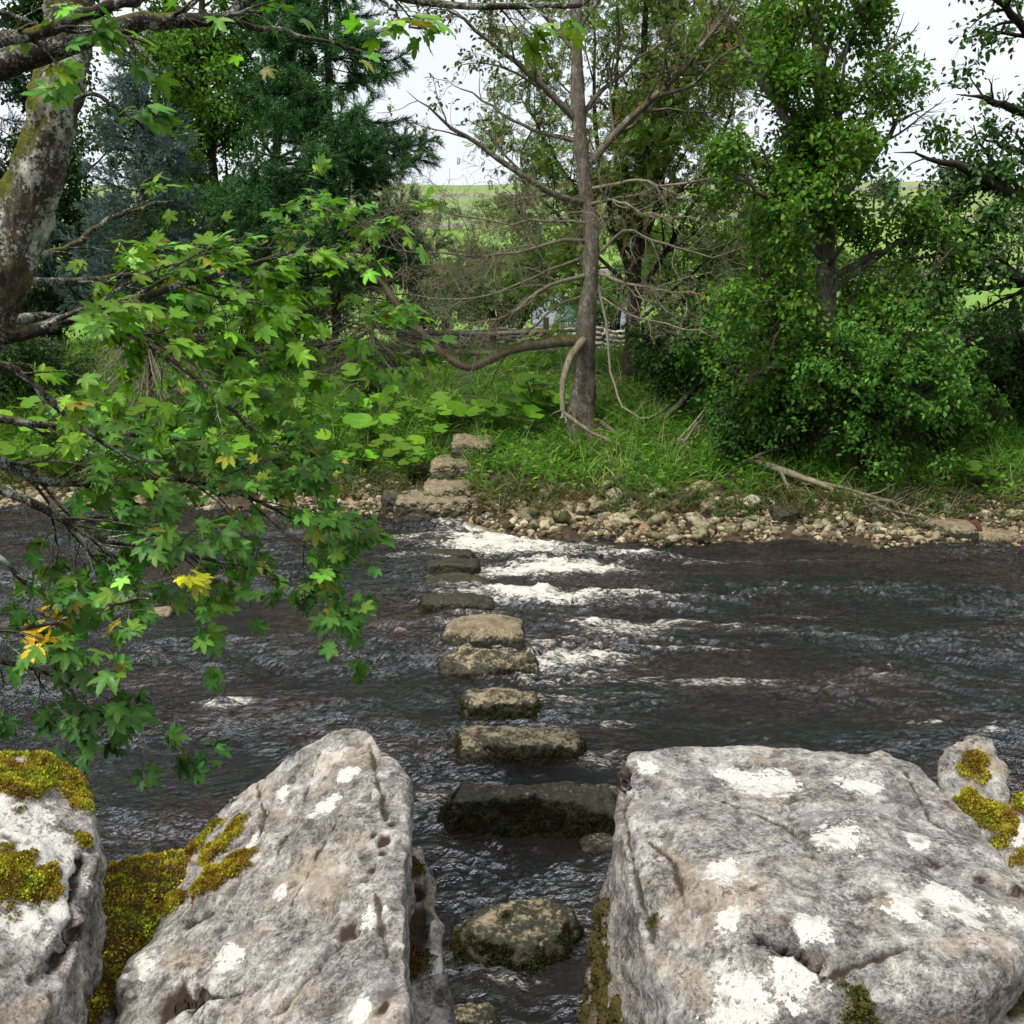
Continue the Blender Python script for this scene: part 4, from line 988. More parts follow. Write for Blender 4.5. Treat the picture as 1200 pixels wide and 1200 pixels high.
# ---- rowan behind it
rng = np.random.default_rng(22); Yr = Yc + 2.2
tr = trunk_line([(738,440,Yr,22),(741,400,Yr,19),(744,330,Yr,15),(748,250,Yr,12),(750,150,Yr,9),(755,50,Yr,7),(760,-60,Yr,7),(765,-140,Yr,4)], 20)
def LR(pts, dy=0.): n = len(pts); return limb([(a, b, Yr + dy * i / (n - 1), w * .62) for i, (a, b, w) in enumerate(pts)], 14, .03, rng)
lim = [LR([(742,330,13),(715,250,10),(700,160,8),(695,60,5),(690,-50,3)], 1), LR([(745,310,13),(775,220,10),(790,120,8),(800,20,6),(805,-70,3)], -.6), LR([(744,350,10),(790,280,8),(830,200,6),(860,110,4),(880,30,3)], .8),
       LR([(748,240,9),(720,150,7),(725,60,5),(720,-40,3)], -.5), LR([(742,340,9),(690,290,7),(640,240,5),(600,200,3.5),(560,170,2)], .8), LR([(743,300,8),(680,230,6),(630,150,4.5),(600,90,3)], 1.2), LR([(750,180,8),(790,110,6),(830,40,4),(850,-30,3)], .8), LR([(744,380,7),(800,330,5),(850,290,4),(890,270,2)], .6), LR([(742,370,7),(690,340,5),(640,320,4),(590,300,2)], 1.4)]
rt, P1, last = tree('rowan_tree', 'slender many stemmed rowan with airy foliage and red berries behind the bare tree', tr, lim, rng, M_BARK_DARK, M_LEAF, T_pinnate(), (.13, .21), (.10,.20,.05), 17000, n1=26, n2=170, n3=900, absL=(1.0, 2.2), up1=.7, trange=(.35, 1), colkw=dict(alt=(.16,.10,.03), altp=.05, var=.3), spread=.10)
bp, _ = along(last[0], 60, rng, (.6, 1)); V8, F8 = ico(1); A = Acc()
for p in bp:
    for q in range(9): A.add(V8 * .011 + p + rng.normal(0, .03, 3), F8, col=(.40, .05, .015))
A.build('berries', M_LEAF, rt)

# ---- leafy tree right
clump = lambda w, t: (lambda c: pnoise(c / np.array([w, w, w * .55]), 91) > t)
rng = np.random.default_rng(23); Ya = float(ground_at(955, 535)[1])
tr = trunk_line([(955,548,Ya,34),(960,500,Ya,26),(967,400,Ya,23),(968,300,Ya,21),(965,200,Ya,19),(961,100,Ya,16),(957,0,Ya,14),(955,-100,Ya,10),(955,-200,Ya,5)], 24)
def LA(pts, dy=0.): n = len(pts); return limb([(a, b, Ya + dy * i / (n - 1), w) for i, (a, b, w) in enumerate(pts)], 14, .04, rng)
lim = [LA([(962,110,10),(985,70,8),(1010,20,6),(1030,-50,3)], -.5), LA([(966,190,10),(915,130,8),(880,70,6),(850,10,4)], -.6), LA([(967,260,10),(1010,200,8),(1050,150,5),(1085,120,3)], .5), LA([(968,310,9),(920,250,7),(880,220,5),(850,200,3)], -1), LA([(968,440,8),(930,430,6),(890,440,5),(860,460,3)], -1.2), LA([(966,460,7),(1000,450,6),(1040,460,4),(1065,480,3)], -1.2), LA([(968,350,8),(930,330,6),(890,320,5),(850,300,3)], -1), LA([(968,330,9),(1020,300,7),(1060,280,5),(1090,270,3)], -1.2), LA([(968,380,9),(920,360,7),(880,350,5),(840,355,3)], -1.5), LA([(967,400,8),(1010,380,7),(1060,390,5),(1090,420,3)], -1.5), LA([(962,40,9),(920,-20,7),(880,-80,4)], .4), LA([(965,160,8),(1000,110,6),(1040,60,5),(1075,30,3)], -1)]
ka = dict(colkw=dict(var=.32, alt=(.10,.19,.025), altp=.12))
tree('leafy_tree', 'tall leafy green tree with a slim trunk right of the rowan', tr, lim, rng, M_BARK_BROWN, M_LEAF, T_simple(), (.065, .11), (.055,.16,.022), 33000, n1=52, n2=230, n3=1150, absL=(1.0, 2.8), up1=.25, trange=(.14, 1), spread=.11, keep=clump(.75, -.06), **ka)

# ---- shrub overhanging the water on the right and thicket
def shrub(name, label, px, py, w, h, rng, nleaf, size, col, depth=1.2, group=None, Y=None, tmpl=None, stems=7, cat='shrub', leafmat=None, colkw=None, lean=(0, -.3, 0), droop=.4, bark=None, top=None):
    b = ground_at(px, py) if Y is None else np.array([(at(px, py, Y))[0], Y, terr(at(px, py, Y)[0], Y)])
    Yb = b[1]; W = w * Yb / 1200; H = h * Yb / 1200
    lims = []
    for k in range(stems):
        a = k / stems * 2 * PI + rng.uniform(-.3, .3); r = rng.uniform(.45, 1.0)
        e = b + np.array([math.cos(a) * W / 2 * r, math.sin(a) * depth * r, 0]) + np.array(lean) * H * r + np.array([0, 0, H * (1.05 - .55 * r * r)])
        mid = b * .5 + e * .5 + np.array([0, 0, H * .18]) + rng.normal(0, .05, 3)
        q = np.vstack([b + rng.normal(0, .06, 3), mid, e]); p = smooth_line(q, 14)
        lims.append((p, np.linspace(.028, .008, 14) * max(H / 2.2, .5)))
    P1, R1 = batch(lims); root = thing(name, label, cat, b, group)
    P2, R2 = spawn(P1, R1, stems * 12, rng, t=(.15, 1), L=(.3, .55), ang=(30, 75), up=.05, grav=.03, wig=.14, npts=8, rf=.5, rmin=.005)
    P3, R3 = spawn(P2, R2, stems * 50, rng, t=(.1, 1), L=(.35, .7), ang=(25, 70), grav=.04, wig=.15, npts=6, rf=.55, rmin=.0035)
    A = Acc(); A.add(*tubes(P1, R1, 5)); A.add(*tubes(P2, R2, 3)); A.add(*tubes(P3, R3, 3)); A.build('stems', bark or M_TWIG_DARK, root)
    kk = pnoise(P3.mean(1) / np.array([.42, .42, .28]), 92) > -.10
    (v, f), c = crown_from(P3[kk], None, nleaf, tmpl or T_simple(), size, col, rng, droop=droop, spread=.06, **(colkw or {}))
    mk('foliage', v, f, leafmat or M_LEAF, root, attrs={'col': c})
    return root
rng = np.random.default_rng(24)
shrub('alder_shrub', 'bright leafy alder shrub drooping over the pebbles at the water edge on the right', 1015, 562, 235, 190, rng, 8200, (.055, .095), (.062,.19,.034), depth=.8, colkw=dict(var=.3), lean=(0, -.35, 0), stems=12)
shrub('alder_shrub', 'low alder shrub left of the drooping one, its leaf sprays above dark grass', 880, 500, 190, 130, rng, 5200, (.06, .10), (.06,.20,.04), depth=.9, lean=(-.2, -.35, .1), stems=9)
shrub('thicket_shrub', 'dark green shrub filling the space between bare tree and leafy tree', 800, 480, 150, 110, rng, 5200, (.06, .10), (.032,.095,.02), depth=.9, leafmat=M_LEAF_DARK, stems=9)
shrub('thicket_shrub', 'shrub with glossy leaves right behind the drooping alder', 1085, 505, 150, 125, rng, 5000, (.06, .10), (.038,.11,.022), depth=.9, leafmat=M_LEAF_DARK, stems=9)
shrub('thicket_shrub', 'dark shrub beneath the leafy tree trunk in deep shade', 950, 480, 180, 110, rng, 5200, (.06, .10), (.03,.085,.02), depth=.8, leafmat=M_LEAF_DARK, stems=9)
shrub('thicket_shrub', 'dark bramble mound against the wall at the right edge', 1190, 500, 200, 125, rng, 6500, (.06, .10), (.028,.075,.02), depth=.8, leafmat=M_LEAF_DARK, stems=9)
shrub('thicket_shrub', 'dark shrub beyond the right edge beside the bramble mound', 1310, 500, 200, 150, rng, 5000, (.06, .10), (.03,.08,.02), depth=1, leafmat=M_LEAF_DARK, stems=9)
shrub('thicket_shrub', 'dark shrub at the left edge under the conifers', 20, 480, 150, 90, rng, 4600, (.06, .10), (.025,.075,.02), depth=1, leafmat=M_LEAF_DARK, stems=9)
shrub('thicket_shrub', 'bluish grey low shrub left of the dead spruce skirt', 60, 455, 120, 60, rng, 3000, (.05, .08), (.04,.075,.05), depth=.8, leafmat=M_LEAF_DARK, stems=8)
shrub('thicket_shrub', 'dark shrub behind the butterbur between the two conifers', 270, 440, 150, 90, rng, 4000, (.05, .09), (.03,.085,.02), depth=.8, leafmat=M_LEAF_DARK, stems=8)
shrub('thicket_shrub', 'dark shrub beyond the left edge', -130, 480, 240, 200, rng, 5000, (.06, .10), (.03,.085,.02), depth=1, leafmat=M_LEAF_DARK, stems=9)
shrub('alder_shrub', 'tall loose alder shrub merging with the crown of the leafy tree', 930, 530, 210, 170, rng, 4200, (.055, .095), (.065,.19,.03), depth=.8, stems=10, lean=(0, -.15, .1))
shrub('alder_shrub', 'small alder shrub right of the drooping one above the pale slabs', 1100, 540, 120, 110, rng, 3200, (.055, .095), (.06,.18,.03), depth=.6, stems=8, lean=(0, -.2, 0))
shrub('thicket_shrub', 'low dark bush in the shade above the fallen branch', 885, 540, 170, 65, rng, 4200, (.05, .09), (.035,.11,.025), depth=.6, stems=9)  # added bush, its dark leaves stand in for deep shade under the trees
shrub('hedge_bush', 'green bush behind the fence left of the bare tree', 600, 400, 190, 110, rng, 6500, (.06, .11), (.055,.12,.03), Y=27, depth=1.2, stems=9, lean=(0,0,0))
shrub('hedge_bush', 'bluish green bush behind the fence below the dark spruce', 500, 400, 150, 70, rng, 5000, (.06, .10), (.05,.10,.06), Y=29, depth=1.2, stems=9, lean=(0,0,0))
shrub('hedge_bush', 'bright bush seen between bare tree and rowan', 720, 400, 110, 110, rng, 4500, (.06, .11), (.055,.15,.025), Y=27, depth=1.2, stems=8, lean=(0,0,0))
shrub('hedge_bush', 'dark bush behind the conifers on the left', 300, 420, 260, 190, rng, 8000, (.07, .12), (.035,.09,.025), Y=27, depth=1.4, stems=11, lean=(0,0,0), leafmat=M_LEAF_DARK)
shrub('hedge_bush', 'dark bush at the far left behind the sycamore trunk', 60, 440, 240, 150, rng, 8000, (.07, .12), (.03,.08,.025), Y=25, depth=1.4, stems=11, lean=(0,0,0), leafmat=M_LEAF_DARK)
shrub('hedge_bush', 'bush behind the leafy tree at the field edge', 880, 400, 170, 70, rng, 6500, (.07, .12), (.045,.11,.03), Y=27, depth=1.4, stems=9, lean=(0,0,0))

hashr = lambda c: np.modf(np.abs(np.sin(c[:, 0] * 91.7 + c[:, 1] * 37.3 + c[:, 2] * 11.1)) * 437.5)[0]
# ---- dark tree at the right edge
rng = np.random.default_rng(25); Yd = 15.6
tr = trunk_line([(1330,560,Yd,60),(1320,450,Yd,52),(1300,330,Yd,46),(1280,200,Yd,40),(1270,60,Yd,32),(1265,-80,Yd,20),(1260,-180,Yd,10)], 20)
def LD(pts, dy=0.): n = len(pts); return limb([(a, b, Yd + dy * i / (n - 1), w) for i, (a, b, w) in enumerate(pts)], 14, .03, rng)
lim = [LD([(1290,270,26),(1230,250,18),(1200,235,14),(1165,218,11),(1130,195,9),(1090,188,7),(1050,178,4)], -1.2), LD([(1300,340,26),(1240,335,18),(1200,328,14),(1160,310,10),(1110,302,8),(1050,300,4)], -1.4), LD([(1240,336,8),(1190,334,7),(1150,336,6),(1130,326,3)], -1.2), LD([(1275,100,16),(1220,50,11),(1180,10,8),(1130,-30,5)], -1), LD([(1275,160,16),(1220,140,11),(1170,120,8),(1120,110,4)], -1), LD([(1165,218,7),(1130,225,5),(1095,240,4),(1075,260,2)], -1.3), LD([(1290,220,12),(1230,190,8),(1180,170,6),(1140,160,3)], .6), LD([(1270,50,12),(1300,-10,8),(1350,-50,5)], 0), LD([(1290,260,16),(1360,220,10),(1420,200,6)], 0)]
tree('dark_tree', 'dark overhanging tree with twisting limbs reaching in from the right edge', tr, lim, rng, M_BARK_DARK, M_LEAF_DARK, T_simple(), (.07, .12), (.038,.11,.032), 7600, n1=7, n2=105, n3=330, absL=(1.0, 2.0), up1=.35, trange=(.4, 1), spread=.10, L23=((.25,.42),(.4,.7)), keep=lambda c: ~(((c[:, 2] > 2.7) & (c[:, 2] < 3.75) & (hashr(c) < .62)) | ((c[:, 2] > 4.9) & (c[:, 2] < 7.2) & (c[:, 0] < 6.9) & (hashr(c) < .5))))

# ---- broadleaf trees behind the conifers on the left
for k, (label, px, py, Y, col, w, nl, ty) in enumerate([
        ('pale green broadleaf tree glimpsed between the blue spruce and the dark spruce', 250, 440, 26.5, (.07,.19,.025), 15, 16000, -250),
        ('dark broadleaf tree behind the sycamore trunk on the left', 70, 450, 25, (.028,.085,.02), 18, 18000, -220),
        ('broadleaf tree with dense dark leaves behind the blue spruce', 190, 440, 29, (.035,.10,.022), 18, 18000, -200),
        ('bright leafy tree behind the dark spruce on its left side', 320, 440, 27.5, (.07,.20,.022), 15, 16000, -260),
        ('broadleaf tree beyond the left edge of the photo', -150, 450, 24, (.03,.09,.02), 22, 12000, -200)]):
    rng = np.random.default_rng(40 + k)
    b = np.array([at(px, py, Y)[0], Y, terr(at(px, py, Y)[0], Y)]); t_ = at(px + rng.normal(0, 15), ty, Y)
    q = np.stack([b + (t_ - b) * f + rng.normal(0, .12, 3) * (0 < f < 1) for f in np.linspace(0, 1, 8)]); tp = smooth_line(q, 20)
    tree('broadleaf_tree', label, (tp, np.linspace(w / 2 * Y / 1200, .03, 20)), [], rng, M_BARK_DARK, M_LEAF if col[1] > .12 else M_LEAF_DARK, T_simple(), (.09, .15), col, nl, n1=44, n2=170, n3=700, absL=(1.4, 3.2), up1=.4, trange=(.16, 1), spread=.14, rough=False, trunk_k=8)

# ---- lighter trees and bushes between the bank and the field
rng = np.random.default_rng(47)
for lab, px, py, w, h, Y, nl, col in (('pale green bushy tree behind the rowan, closing the view to the field', 800, 395, 210, 150, 30, 9000, (.075,.17,.035)), ('tall mid green bush behind the leafy tree, right of its trunk', 1010, 385, 150, 110, 29, 6500, (.06,.145,.03)), ('mid green bush behind the leafy tree, left of its trunk', 905, 395, 170, 160, 31, 8500, (.065,.16,.03)), ('olive green bush behind the bare tree on its left side', 585, 395, 150, 120, 33, 6000, (.075,.15,.04)), ('dark green bush beyond the dark wall near the right edge', 1150, 400, 130, 50, 26, 4000, (.04,.10,.028)), ('green bush between the spruces, seen through the dead boughs', 350, 415, 180, 110, 26, 7000, (.055,.15,.028))):
    shrub('hedge_bush', lab, px, py, w, h, rng, nl, (.08, .14), col, Y=Y, depth=1.6, stems=11, lean=(0, 0, 0))
# ---- conifers
SHOOT = T_shoot()
def conifer(name, label, px, Y, base_py, top_py, halfw, rng, col, bark, dead_below=None, whorl=.42, shoots=8000, dead=0, droop=.12, shootlen=(.12, .2), up_tip=.25, alt=None, live_from=.0):
    b = np.array([at(px, base_py, Y)[0], Y, terr(at(px, base_py, Y)[0], Y)]); top = at(px, top_py, Y); top[0] = b[0] + rng.normal(0, .05)
    H = top[2] - b[2]; root = thing(name, label, 'conifer', b)
    tz = np.linspace(0, 1, 20); tp = b + (top - b) * tz[:, None]; V, F = tubes(tp[None], (np.linspace(.02 + H * .0085, .012, 20))[None], 9); mk('trunk', V, F, bark, root)
    br = []; zs = np.arange(.05, .985, whorl / H)
    for z in zs:
        for q in range(rng.integers(6, 9)):
            a = rng.uniform(0, 2 * PI); L = halfw * (1 - z) ** .8 * rng.uniform(.7, 1.12) * (1 if z > .12 else .8) + .12
            o = b + (top - b) * (z + rng.uniform(-.4, .4) * whorl / H); d = np.array([math.cos(a), math.sin(a), 0])
            f = np.linspace(0, 1, 9)[:, None]
            br.append((z, o + d * L * f + np.array([0, 0, 1]) * L * (-droop * 2.2 * f + up_tip * f ** 2.5) + rng.normal(0, .015, (9, 3)) * f, np.linspace(.010 + .012 * (1 - z), .004, 9)))
    live = [x for x in br if x[0] >= live_from]; dd = [x for x in br if x[0] < live_from]
    P = np.stack([x[1] for x in live]); R = np.stack([x[2] for x in live])
    P2, R2 = spawn(P, R, len(live) * 9, rng, t=(.2, .97), L=(.22, .42), ang=(40, 62), grav=.03, wig=.08, npts=6, rf=.5, rmin=.003, taper=.6, bias=(0, 0, -.12))
    A = Acc(); A.add(*tubes(P, R, 5)); A.add(*tubes(P2, R2, 3)); A.build('branches', bark, root)
    n1 = shoots // 4; p1, t1 = along(P, n1, rng, (.3, 1)); p2, t2 = along(P2, shoots - n1, rng, (.0, 1)); p = np.concatenate([p1, p2]); t = np.concatenate([t1, t2])
    d = nrm(t + rng.normal(0, .38, (shoots, 3)) + np.array([0, 0, -.05]))
    v, f = scatter(SHOOT, p, d, np.array([0, 0, 1.]) + rng.normal(0, .4, (shoots, 3)), rng.uniform(*shootlen, shoots))
    mk('needles', v, f, M_NEEDLE, root, attrs={'col': leafcol(rng, shoots, len(SHOOT[0]), col, .3, .1, alt=alt, altp=.15 if alt else 0)})
    if dd or dead:
        if not dd: dd = br[:12]
        P = np.stack([x[1] for x in dd]); R = np.stack([x[2] for x in dd]); P[:, :, 2] -= np.linspace(0, .5, 9)[None] ** 1.5 * .5
        P2, R2 = spawn(P, R, len(dd) * 8, rng, t=(.15, 1), L=(.3, .55), ang=(30, 60), grav=.08, wig=.12, npts=6, rf=.5, rmin=.004, bias=(0, 0, -.2))
        P3, R3 = spawn(P2, R2, len(dd) * 14, rng, L=(.3, .6), ang=(30, 60), grav=.1, wig=.15, npts=5, rmin=.003)
        A = Acc(); A.add(*tubes(P, R, 4)); A.add(*tubes(P2, R2, 3)); A.add(*tubes(P3, R3, 3)); A.build('dead_branches', M_TWIG_PALE if dead > 1 else M_TWIG_GREY, root)
    return root
rng = np.random.default_rng(31); conifer('spruce_tree', 'tall dark spruce with layered drooping boughs left of the bare tree', 397, 21.5, 450, -260, 2.75, rng, (.030,.115,.034), M_BARK_DARK, shoots=62000, dead=1, live_from=.15, droop=.10, whorl=.36, shootlen=(.14,.24))
rng = np.random.default_rng(32); conifer('blue_spruce', 'blue green spruce with a pointed top left of the dark spruce', 182, 23.0, 440, 18, 2.0, rng, (.06,.125,.15), M_BARK_DARK, shoots=20000, whorl=.32, droop=.03, up_tip=.3, live_from=.1, alt=(.08,.16,.19))
rng = np.random.default_rng(33); conifer('spruce_tree', 'spruce with a skirt of bare dead grey branches above the butterbur', 178, 18.6, 478, 230, 1.5, rng, (.020,.060,.022), M_BARK_DARK, shoots=2600, dead=2, live_from=.60, droop=.35, whorl=.22, up_tip=.05)
rng = np.random.default_rng(34); conifer('spruce_tree', 'bluish spruce behind the sycamore trunk at the left edge', 20, 24, 440, -60, 2.2, rng, (.045,.10,.11), M_BARK_DARK, shoots=14000, whorl=.36)
rng = np.random.default_rng(35); conifer('dead_spruce', 'low thicket of bare brown spruce boughs under the dark spruce', 440, 20.2, 452, 310, 1.8, rng, (.03,.05,.02), M_TWIG_GREY, shoots=260, dead=1, live_from=.9, droop=.22, whorl=.14)
# ================================================================== SYCAMORE OVERHANGING ON THE NEAR LEFT BANK
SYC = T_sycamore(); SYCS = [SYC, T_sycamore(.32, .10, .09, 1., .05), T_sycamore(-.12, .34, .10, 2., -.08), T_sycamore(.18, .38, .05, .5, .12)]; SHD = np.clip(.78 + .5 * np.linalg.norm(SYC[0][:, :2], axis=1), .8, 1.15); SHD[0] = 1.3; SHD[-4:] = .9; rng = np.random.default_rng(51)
Yt = 3.7
tq = [(-270,1010,3.4,115),(-205,800,3.5,104),(-110,560,3.6,94),(-33,395,Yt,80),(10,290,Yt,77),(40,200,Yt,73),(64,100,Yt,68),(74,20,Yt+.05,64),(80,-60,Yt+.1,60),(90,-180,Yt+.2,55)]
tq = [(a + 5, b, c, d * .76) for a, b, c, d in tq]; TP, TRd = limb(tq, 150)
root = thing('sycamore_tree', 'leaning sycamore with lichen crusted trunk and leafy boughs overhanging the river on the left', 'tree', TP[0])
kk = 64; V, F = tubes(TP[None], TRd[None], kk); cen = np.repeat(TP, kk, 0)
V = V + nrm(V - cen) * (.018 * fbm(V * np.array([1, 1, .5]) / .07, 4, 61) + .010 * (ridge(V * np.array([1, 1, .4]) / .035, 2, 62) - 1.2) + .010 * fbm(V / .25, 2, 63))[:, None]
mk('trunk', V, F, M_BARK_SYC, root)
def twig_leaves(P, R, rng, per, sizes, col, colkw=None, yellow=0.):
    """opposite pairs of sycamore leaves along twigs"""
    p, T = along(P, per, rng, (.35, 1)); n = len(p)
    side = nrm(np.cross(T, np.array([0, 0, 1.])) * rng.choice([-1, 1], n)[:, None] + T * rng.uniform(.2, 1.4, n)[:, None] + rng.normal(0, .3, (n, 3)))
    side[:, 2] -= rng.uniform(.0, .55, n); side = nrm(side)
    nn = np.array([.05, -.38, .8]) + rng.normal(0, .33, (n, 3))
    s = rng.uniform(sizes[0], sizes[1], n) * rng.choice([.7, 1., 1.1], n, p=[.3, .5, .2])
    vf = [scatter(SYCS[q], (p + side * s[:, None] * .75)[q::4], side[q::4], nn[q::4], s[q::4]) for q in range(4)]; v = np.concatenate([a for a, b in vf]); o_ = np.cumsum([0] + [len(a) for a, b in vf]); f = np.concatenate([b + o_[q] for q, (a, b) in enumerate(vf)])
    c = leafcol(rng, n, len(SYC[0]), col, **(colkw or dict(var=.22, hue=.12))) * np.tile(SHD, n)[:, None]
    return v, f, c
def bough(pts, n2, n3, nleaf, sizes=(.040, .074), col=(.075,.20,.022), label=None, bias=(.35, 0, .0), mat=None, yel=(), seed=0, L2=(.22, .42), L3=(.35, .7), colkw=None, absL=None, n=18, up=.1, grav=.03):
    rng = np.random.default_rng(600 + seed); P, R = limb(pts, n, .008, rng); P, R = P[None], R[None]
    P2, R2 = spawn(P, R, n2, rng, t=(.15, 1), L=L2, ang=(25, 60), up=up, grav=grav, wig=.11, npts=9, rf=.4, rmin=.0022, taper=.3, bias=bias, absL=absL)
    P3, R3 = spawn(P2, R2, n3, rng, t=(.2, 1), L=L3, ang=(25, 55), up=.0, grav=grav, wig=.12, npts=7, rf=.6, rmin=.0018, taper=.2, bias=tuple(x * .5 for x in bias))
    A = Acc(); A.add(*tubes(P, R, 10)); A.add(*tubes(P2, R2, 6)); A.add(*tubes(P3, R3, 4)); b = A.build('bough', mat or M_BARK_LIMB, root)
    if label: b['label'] = label
    if nleaf:
        ends = np.concatenate([P3[:, 2:], P2[:, -5:]], 0)
        v, f, c = twig_leaves(ends, None, rng, nleaf, sizes, col, colkw or dict(var=.38, hue=.16, alt=(.16,.20,.03), altp=.05))
        for px, py, Y, r, yc in yel:       # the few turning leaves
            q = at(px, py, Y); k = len(SYC[0]); lc = v.reshape(-1, k, 3).mean(1); d = np.linalg.norm((lc - q)[:, [0, 2]], axis=1)
            hit_ = d < r; cc = c.reshape(-1, k, 3); cc[hit_] = np.array(yc) * np.exp(rng.normal(0, .2, (hit_.sum(), 1, 1)))
            c = cc.reshape(-1, 3)
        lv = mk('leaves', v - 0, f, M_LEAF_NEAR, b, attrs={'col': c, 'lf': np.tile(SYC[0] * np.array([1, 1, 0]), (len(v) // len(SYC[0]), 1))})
    return b
G1 = (.085,.225,.020); Gd = (.055,.165,.030); Gdk = (.035,.115,.030)
# upper sprays
G1 = (.090,.245,.022); Gd = (.058,.18,.028); Gdk = (.038,.13,.034)
bough([(-15,398,3.75,20),(50,385,3.7,16),(110,362,3.75,13),(165,350,3.9,10),(250,325,4.1,7),(330,300,4.4,5),(400,285,4.6,3)], 16, 44, 360, col=G1, seed=1)
bough([(-10,380,3.9,14),(60,372,4.2,11),(150,388,4.4,9),(230,400,4.6,7),(330,412,4.8,5),(420,395,5.0,3)], 16, 44, 330, col=G1, seed=2)
bough([(20,330,3.9,12),(90,330,4.2,9),(170,320,4.5,7),(260,300,4.8,5),(330,285,5.0,3)], 13, 36, 300, col=(.075,.21,.02), seed=3)
bough([(30,300,3.9,10),(80,290,4.1,7),(130,255,4.3,5),(200,235,4.6,3)], 7, 14, 45, col=G1, seed=4)
bough([(-60,430,3.4,14),(10,430,3.5,10),(60,470,3.6,7),(120,520,3.8,5),(190,545,4.0,3)], 8, 16, 55, col=G1, seed=5)
bough([(150,390,4.3,8),(200,420,4.3,6),(260,470,4.35,5),(310,515,4.5,4),(345,530,4.6,2.5)], 9, 18, 80, col=Gd, seed=13)
# lower sprays
bough([(-60,500,3.7,17),(0,540,3.8,14),(50,563,3.9,11),(120,566,4.1,8),(200,560,4.3,6),(280,580,4.5,6),(340,605,4.7,4),(375,630,4.8,2.5)], 24, 70, 520, col=(.064,.195,.030), seed=6, bias=(.15, 0, -.12))
bough([(-40,560,3.5,14),(40,590,3.6,11),(110,630,3.8,8),(190,645,4.0,6),(270,660,4.2,4),(345,685,4.4,3)], 20, 54, 400, col=(.066,.20,.036), seed=7, bias=(.15, 0, -.1))
bough([(-60,480,4.2,12),(60,500,4.4,9),(170,510,4.7,7),(260,530,5.0,5),(345,565,5.2,3)], 14, 36, 330, col=Gd, seed=8)
# low hanging sprays with the yellow leaves
YL = [(45,698,3.5,.16,(.62,.40,.02)), (110,690,3.5,.09,(.50,.36,.03)), (205,700,3.6,.12,(.40,.42,.02)), (170,672,3.6,.05,(.60,.16,.05))]
bough([(-60,740,3.4,9),(0,738,3.45,7),(50,732,3.5,6),(110,716,3.55,4.5),(175,700,3.6,3)], 10, 18, 80, col=Gd, seed=9, yel=YL, bias=(.15, 0, -.25), absL=(.15, .4), up=-.05)
bough([(-60,760,3.5,9),(0,775,3.5,7),(60,790,3.6,5.5),(120,815,3.7,4),(190,850,3.8,2.5)], 13, 26, 120, col=Gdk, seed=10, bias=(.1, 0, -.5), absL=(.15, .38), up=-.1)
bough([(-60,640,3.4,10),(0,655,3.45,7),(30,690,3.5,5),(50,760,3.55,3.5),(90,820,3.6,2.5)], 9, 18, 75, col=Gdk, seed=11, bias=(.1, 0, -.4), absL=(.12, .35))
# crossing limbs at the top
bough([(-60,95,3.2,34),(0,77,3.2,30),(60,57,3.2,27),(120,38,3.25,23),(175,25,3.3,19),(240,24,3.35,14),(290,2,3.4,11),(350,-40,3.5,8)], 7, 12, 14, col=Gd, seed=12, L2=(.12, .25), n=26)
bough([(-60,60,2.9,15),(0,46,2.9,15),(60,35,2.95,14),(110,12,3.0,13),(170,-5,3.05,12),(260,-40,3.1,9)], 6, 8, 12, col=Gd, seed=14, L2=(.12, .25), n=26)
bough([(180,20,3.4,9),(240,22,3.5,8),(300,30,3.6,6),(360,42,3.8,4.5),(420,60,4.0,3)], 5, 8, 6, col=Gd, seed=15, L2=(.12, .25))
bough([(380,-40,3.2,8),(430,-14,3.2,8),(490,2,3.2,7.5),(560,6,3.25,7),(630,9,3.3,6.5),(680,2,3.3,5),(740,-20,3.4,4)], 7, 9, 26, col=(.08,.20,.02), seed=16, absL=(.08, .2), up=-.1)
bough([(400,-60,3.3,5),(440,-10,3.3,4),(470,20,3.3,3),(500,40,3.3,2)], 4, 6, 14, col=G1, seed=17, absL=(.06, .15))
bough([(-60,10,3.2,8),(0,15,3.2,6),(40,30,3.2,5),(60,60,3.2,3)], 5, 8, 18, col=G1, seed=18, absL=(.08, .25))
bough([(80,120,3.5,6),(110,110,3.4,5),(140,130,3.4,4),(170,150,3.4,2.5)], 4, 6, 10, col=Gd, seed=19, absL=(.06, .18))
# crown above the frame, shades the bank and is seen from elsewhere
bough([(85,-80,3.9,50),(140,-300,4.2,40),(260,-500,4.8,28),(420,-620,5.5,14)], 14, 40, 150, col=Gd, seed=20, absL=(.4, 1.1))
bough([(85,-100,3.9,50),(-60,-320,4.0,40),(-200,-520,4.2,26),(-300,-700,4.5,12)], 14, 40, 150, col=Gd, seed=21, absL=(.4, 1.1))

# ================================================================== FALLEN BRANCH, WALLS, FENCE, BARN
rng = np.random.default_rng(71)
Yf = 14.3
sp = [limb([(885,540,Yf+.5,11),(930,556,Yf,9),(975,572,Yf-.3,7),(1010,585,Yf-.5,6),(1050,600,Yf-.8,4),(1090,606,Yf-1,2.5)], 14, .02, rng), limb([(915,551,Yf+.1,5),(925,575,Yf-.1,4),(935,590,Yf-.3,3),(950,603,Yf-.5,2)], 14, .01, rng), limb([(950,563,Yf-.1,6),(1000,575,Yf-.4,5),(1050,590,Yf-.6,4),(1100,602,Yf-.8,2.5)], 14, .02, rng), limb([(1040,598,Yf-.7,4),(1060,612,Yf-1,3),(1075,625,Yf-1.2,2)], 14, .02, rng), limb([(880,540,Yf+.5,5),(860,548,Yf+.4,4),(900,528,Yf+.5,3),(960,510,Yf+.8,2)], 14, .02, rng)]
